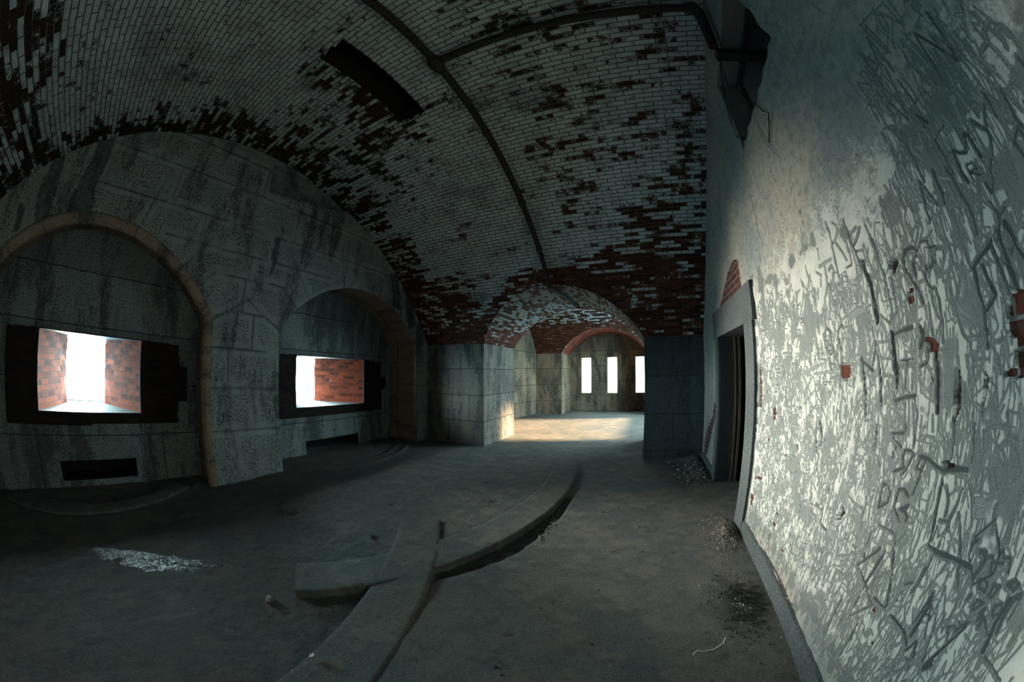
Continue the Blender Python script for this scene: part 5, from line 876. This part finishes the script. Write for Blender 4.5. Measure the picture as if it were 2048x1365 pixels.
def scrap(name, x, y, pts, label, cat, z=0.0, th=0.004):
    me = bpy.data.meshes.new(name); n = len(pts); V = [(a, b, 0.012 * math.sin(a * 60 + b * 31)) for a, b in pts]; V += [(a, b, c + th) for a, b, c in V]
    F = [tuple(range(n))[::-1], tuple(range(n, 2 * n))] + [(i, (i + 1) % n, n + (i + 1) % n, n + i) for i in range(n)]
    me.from_pydata(V, [], F); me.materials.append(M['paper']); o = bpy.data.objects.new(name, me); COL.objects.link(o); o.location = (x, y, fh(x, y) + 0.012 + z); return tag(o, label, cat)
scrap('paper_scrap', -1.33, 0.60, [(-.018, -.012), (.0, -.02), (.02, -.008), (.014, .012), (.002, .006), (-.012, .016)], 'crumpled white scrap at the edge of the flat stone strip', 'scrap', 0.02)
scrap('white_chip', -1.75, 1.29, [(-.022, -.010), (-.012, -.014), (.024, .006), (.016, .013)], 'slim white chip lying on the stone arm', 'chip', 0.03)
o = tube_mesh('dry_stem', [(0.40, 1.40, 0.014), (0.42, 1.42, 0.03), (0.45, 1.42, 0.02), (0.52, 1.44, 0.014), (0.57, 1.47, 0.03), (0.58, 1.49, 0.06)], 0.004, M['paper'], None, 6); tag(o, 'pale dry curled stem on the floor below the cinders', 'stem')
# frosty puddle
ang = np.linspace(0, 2 * math.pi, 90); rad = np.linspace(0, 1, 26); A, Rr = np.meshgrid(ang, rad, indexing='ij')
edge = 0.55 + 0.75 * vnoise(np.stack([np.cos(ang) * 2 + 5, np.sin(ang) * 2 + 5], -1), 1.3, 150, 4); edge[-1] = edge[0]
ux, uy = np.array([0.52, 0.85]) / np.hypot(0.52, 0.85); 
la, lb = Rr * edge[:, None] * np.cos(A) * 0.8, Rr * edge[:, None] * np.sin(A) * 0.17
x = -2.95 + la * ux - lb * uy; y = 0.0 + la * uy + lb * ux
zz_ = np.vectorize(fh)(x, y) + 0.007 + 0.010 * (vnoise(np.stack([x, y], -1), 22, 151, 3) - 0.4) * (1 - Rr ** 3) - 0.012 * Rr ** 6
pb = PB(); pb.grid(np.stack([x, y, zz_], 2)); o = pb.build('frozen_puddle', M['puddle'], smooth=True); tag(o, 'glinting frosty puddle on the rough floor before the wider gun port', 'puddle')

# ------------------------------------------------------------------ light: overcast sky over the sea, low warm sun in the courtyard
SKY_SEA, SKY_COURT, ADDED_GLOW = 98.0, 20.0, 720.0       # sea side raised, glow lobe added to light the carved wall; softer courtyard sky
W = bpy.data.worlds.new('sky'); sc.world = W; W.use_nodes = True; nt = W.node_tree; nt.nodes.clear()
tc = nt.nodes.new('ShaderNodeTexCoord'); sx = nt.nodes.new('ShaderNodeSeparateXYZ'); nt.links.new(tc.outputs['Generated'], sx.inputs[0])
mr = nt.nodes.new('ShaderNodeMapRange'); nt.links.new(sx.outputs['Z'], mr.inputs['Value']); mr.inputs['From Min'].default_value = -0.16; mr.inputs['From Max'].default_value = 0.06; mr.interpolation_type = 'SMOOTHSTEP'
mx = nt.nodes.new('ShaderNodeMix'); mx.data_type = 'RGBA'; nt.links.new(mr.outputs['Result'], mx.inputs[0])
mx.inputs[6].default_value = (0.165, 0.33, 0.39, 1); mx.inputs[7].default_value = (0.66, 0.95, 1.0, 1)
az = nt.nodes.new('ShaderNodeMapRange'); nt.links.new(sx.outputs['X'], az.inputs['Value']); az.interpolation_type = 'SMOOTHSTEP'
az.inputs['From Min'].default_value = -0.1; az.inputs['From Max'].default_value = -0.7; az.inputs['To Min'].default_value = SKY_COURT; az.inputs['To Max'].default_value = SKY_SEA
gd = Vector((-0.98, 0.15, 0.02)).normalized()
dt = nt.nodes.new('ShaderNodeVectorMath'); dt.operation = 'DOT_PRODUCT'; nt.links.new(tc.outputs['Generated'], dt.inputs[0]); dt.inputs[1].default_value = gd
gl = nt.nodes.new('ShaderNodeMapRange'); gl.interpolation_type = 'SMOOTHSTEP'; nt.links.new(dt.outputs['Value'], gl.inputs['Value'])
gl.inputs['From Min'].default_value = math.cos(D2R(17)); gl.inputs['From Max'].default_value = math.cos(D2R(3)); gl.inputs['To Max'].default_value = ADDED_GLOW
bg2 = nt.nodes.new('ShaderNodeBackground'); bg2.inputs['Color'].default_value = (1.0, 0.95, 0.82, 1); nt.links.new(gl.outputs['Result'], bg2.inputs['Strength'])
ad = nt.nodes.new('ShaderNodeAddShader')
bg = nt.nodes.new('ShaderNodeBackground'); nt.links.new(mx.outputs[2], bg.inputs['Color']); nt.links.new(az.outputs['Result'], bg.inputs['Strength'])
wo = nt.nodes.new('ShaderNodeOutputWorld'); nt.links.new(bg.outputs[0], ad.inputs[0]); nt.links.new(bg2.outputs[0], ad.inputs[1]); nt.links.new(ad.outputs[0], wo.inputs['Surface'])
S = bpy.data.lights.new('sun', 'SUN'); S.energy = 32; S.color = (1.0, 0.68, 0.40); S.angle = D2R(7)
so = bpy.data.objects.new('sun', S); COL.objects.link(so)
d = Vector((-1.0, -0.28, -0.50)); so.rotation_euler = d.to_track_quat('-Z', 'Y').to_euler(); so.location = (6, 12, 5)

# ------------------------------------------------------------------ camera: 12 mm class fisheye, about equidistant
cd = bpy.data.cameras.new('camera'); cam = bpy.data.objects.new('camera', cd); COL.objects.link(cam); sc.camera = cam
cd.type = 'PANO'; cd.sensor_width = 36; cd.sensor_fit = 'HORIZONTAL'; cd.clip_start = 0.01
try:
    pc = cd; pc.panorama_type = 'FISHEYE_LENS_POLYNOMIAL'
except Exception:
    pc = cd.cycles; pc.panorama_type = 'FISHEYE_LENS_POLYNOMIAL'
pc.fisheye_fov = D2R(360)
pc.fisheye_polynomial_k0 = 0; pc.fisheye_polynomial_k1 = -(2048 / 36.0) / 674.0; pc.fisheye_polynomial_k2 = 0; pc.fisheye_polynomial_k3 = 0; pc.fisheye_polynomial_k4 = 0
pit, rol, yaw = D2R(5.358), D2R(-0.0987), D2R(23.013)
Rx = Matrix.Rotation(pit, 3, 'X'); Rz = Matrix.Rotation(yaw, 3, 'Z'); Ry = Matrix.Rotation(rol, 3, 'Y')
Mx = Rz @ Rx @ Ry     # columns: right, forward, up
r_, f_, u_ = Mx.col[0], Mx.col[1], Mx.col[2]
cam.matrix_world = Matrix(((r_[0], u_[0], -f_[0], 0), (r_[1], u_[1], -f_[1], 0), (r_[2], u_[2], -f_[2], 1.5), (0, 0, 0, 1)))

sc.view_settings.view_transform = 'Standard'; sc.view_settings.look = 'None'; sc.view_settings.gamma = 1; sc.view_settings.use_curve_mapping = False
sc.view_settings.exposure = 0.22
sc.cycles.max_bounces = 9; sc.cycles.diffuse_bounces = 7; sc.cycles.glossy_bounces = 2; sc.cycles.transmission_bounces = 1
sc.cycles.caustics_reflective = False; sc.cycles.sample_clamp_indirect = 0.0
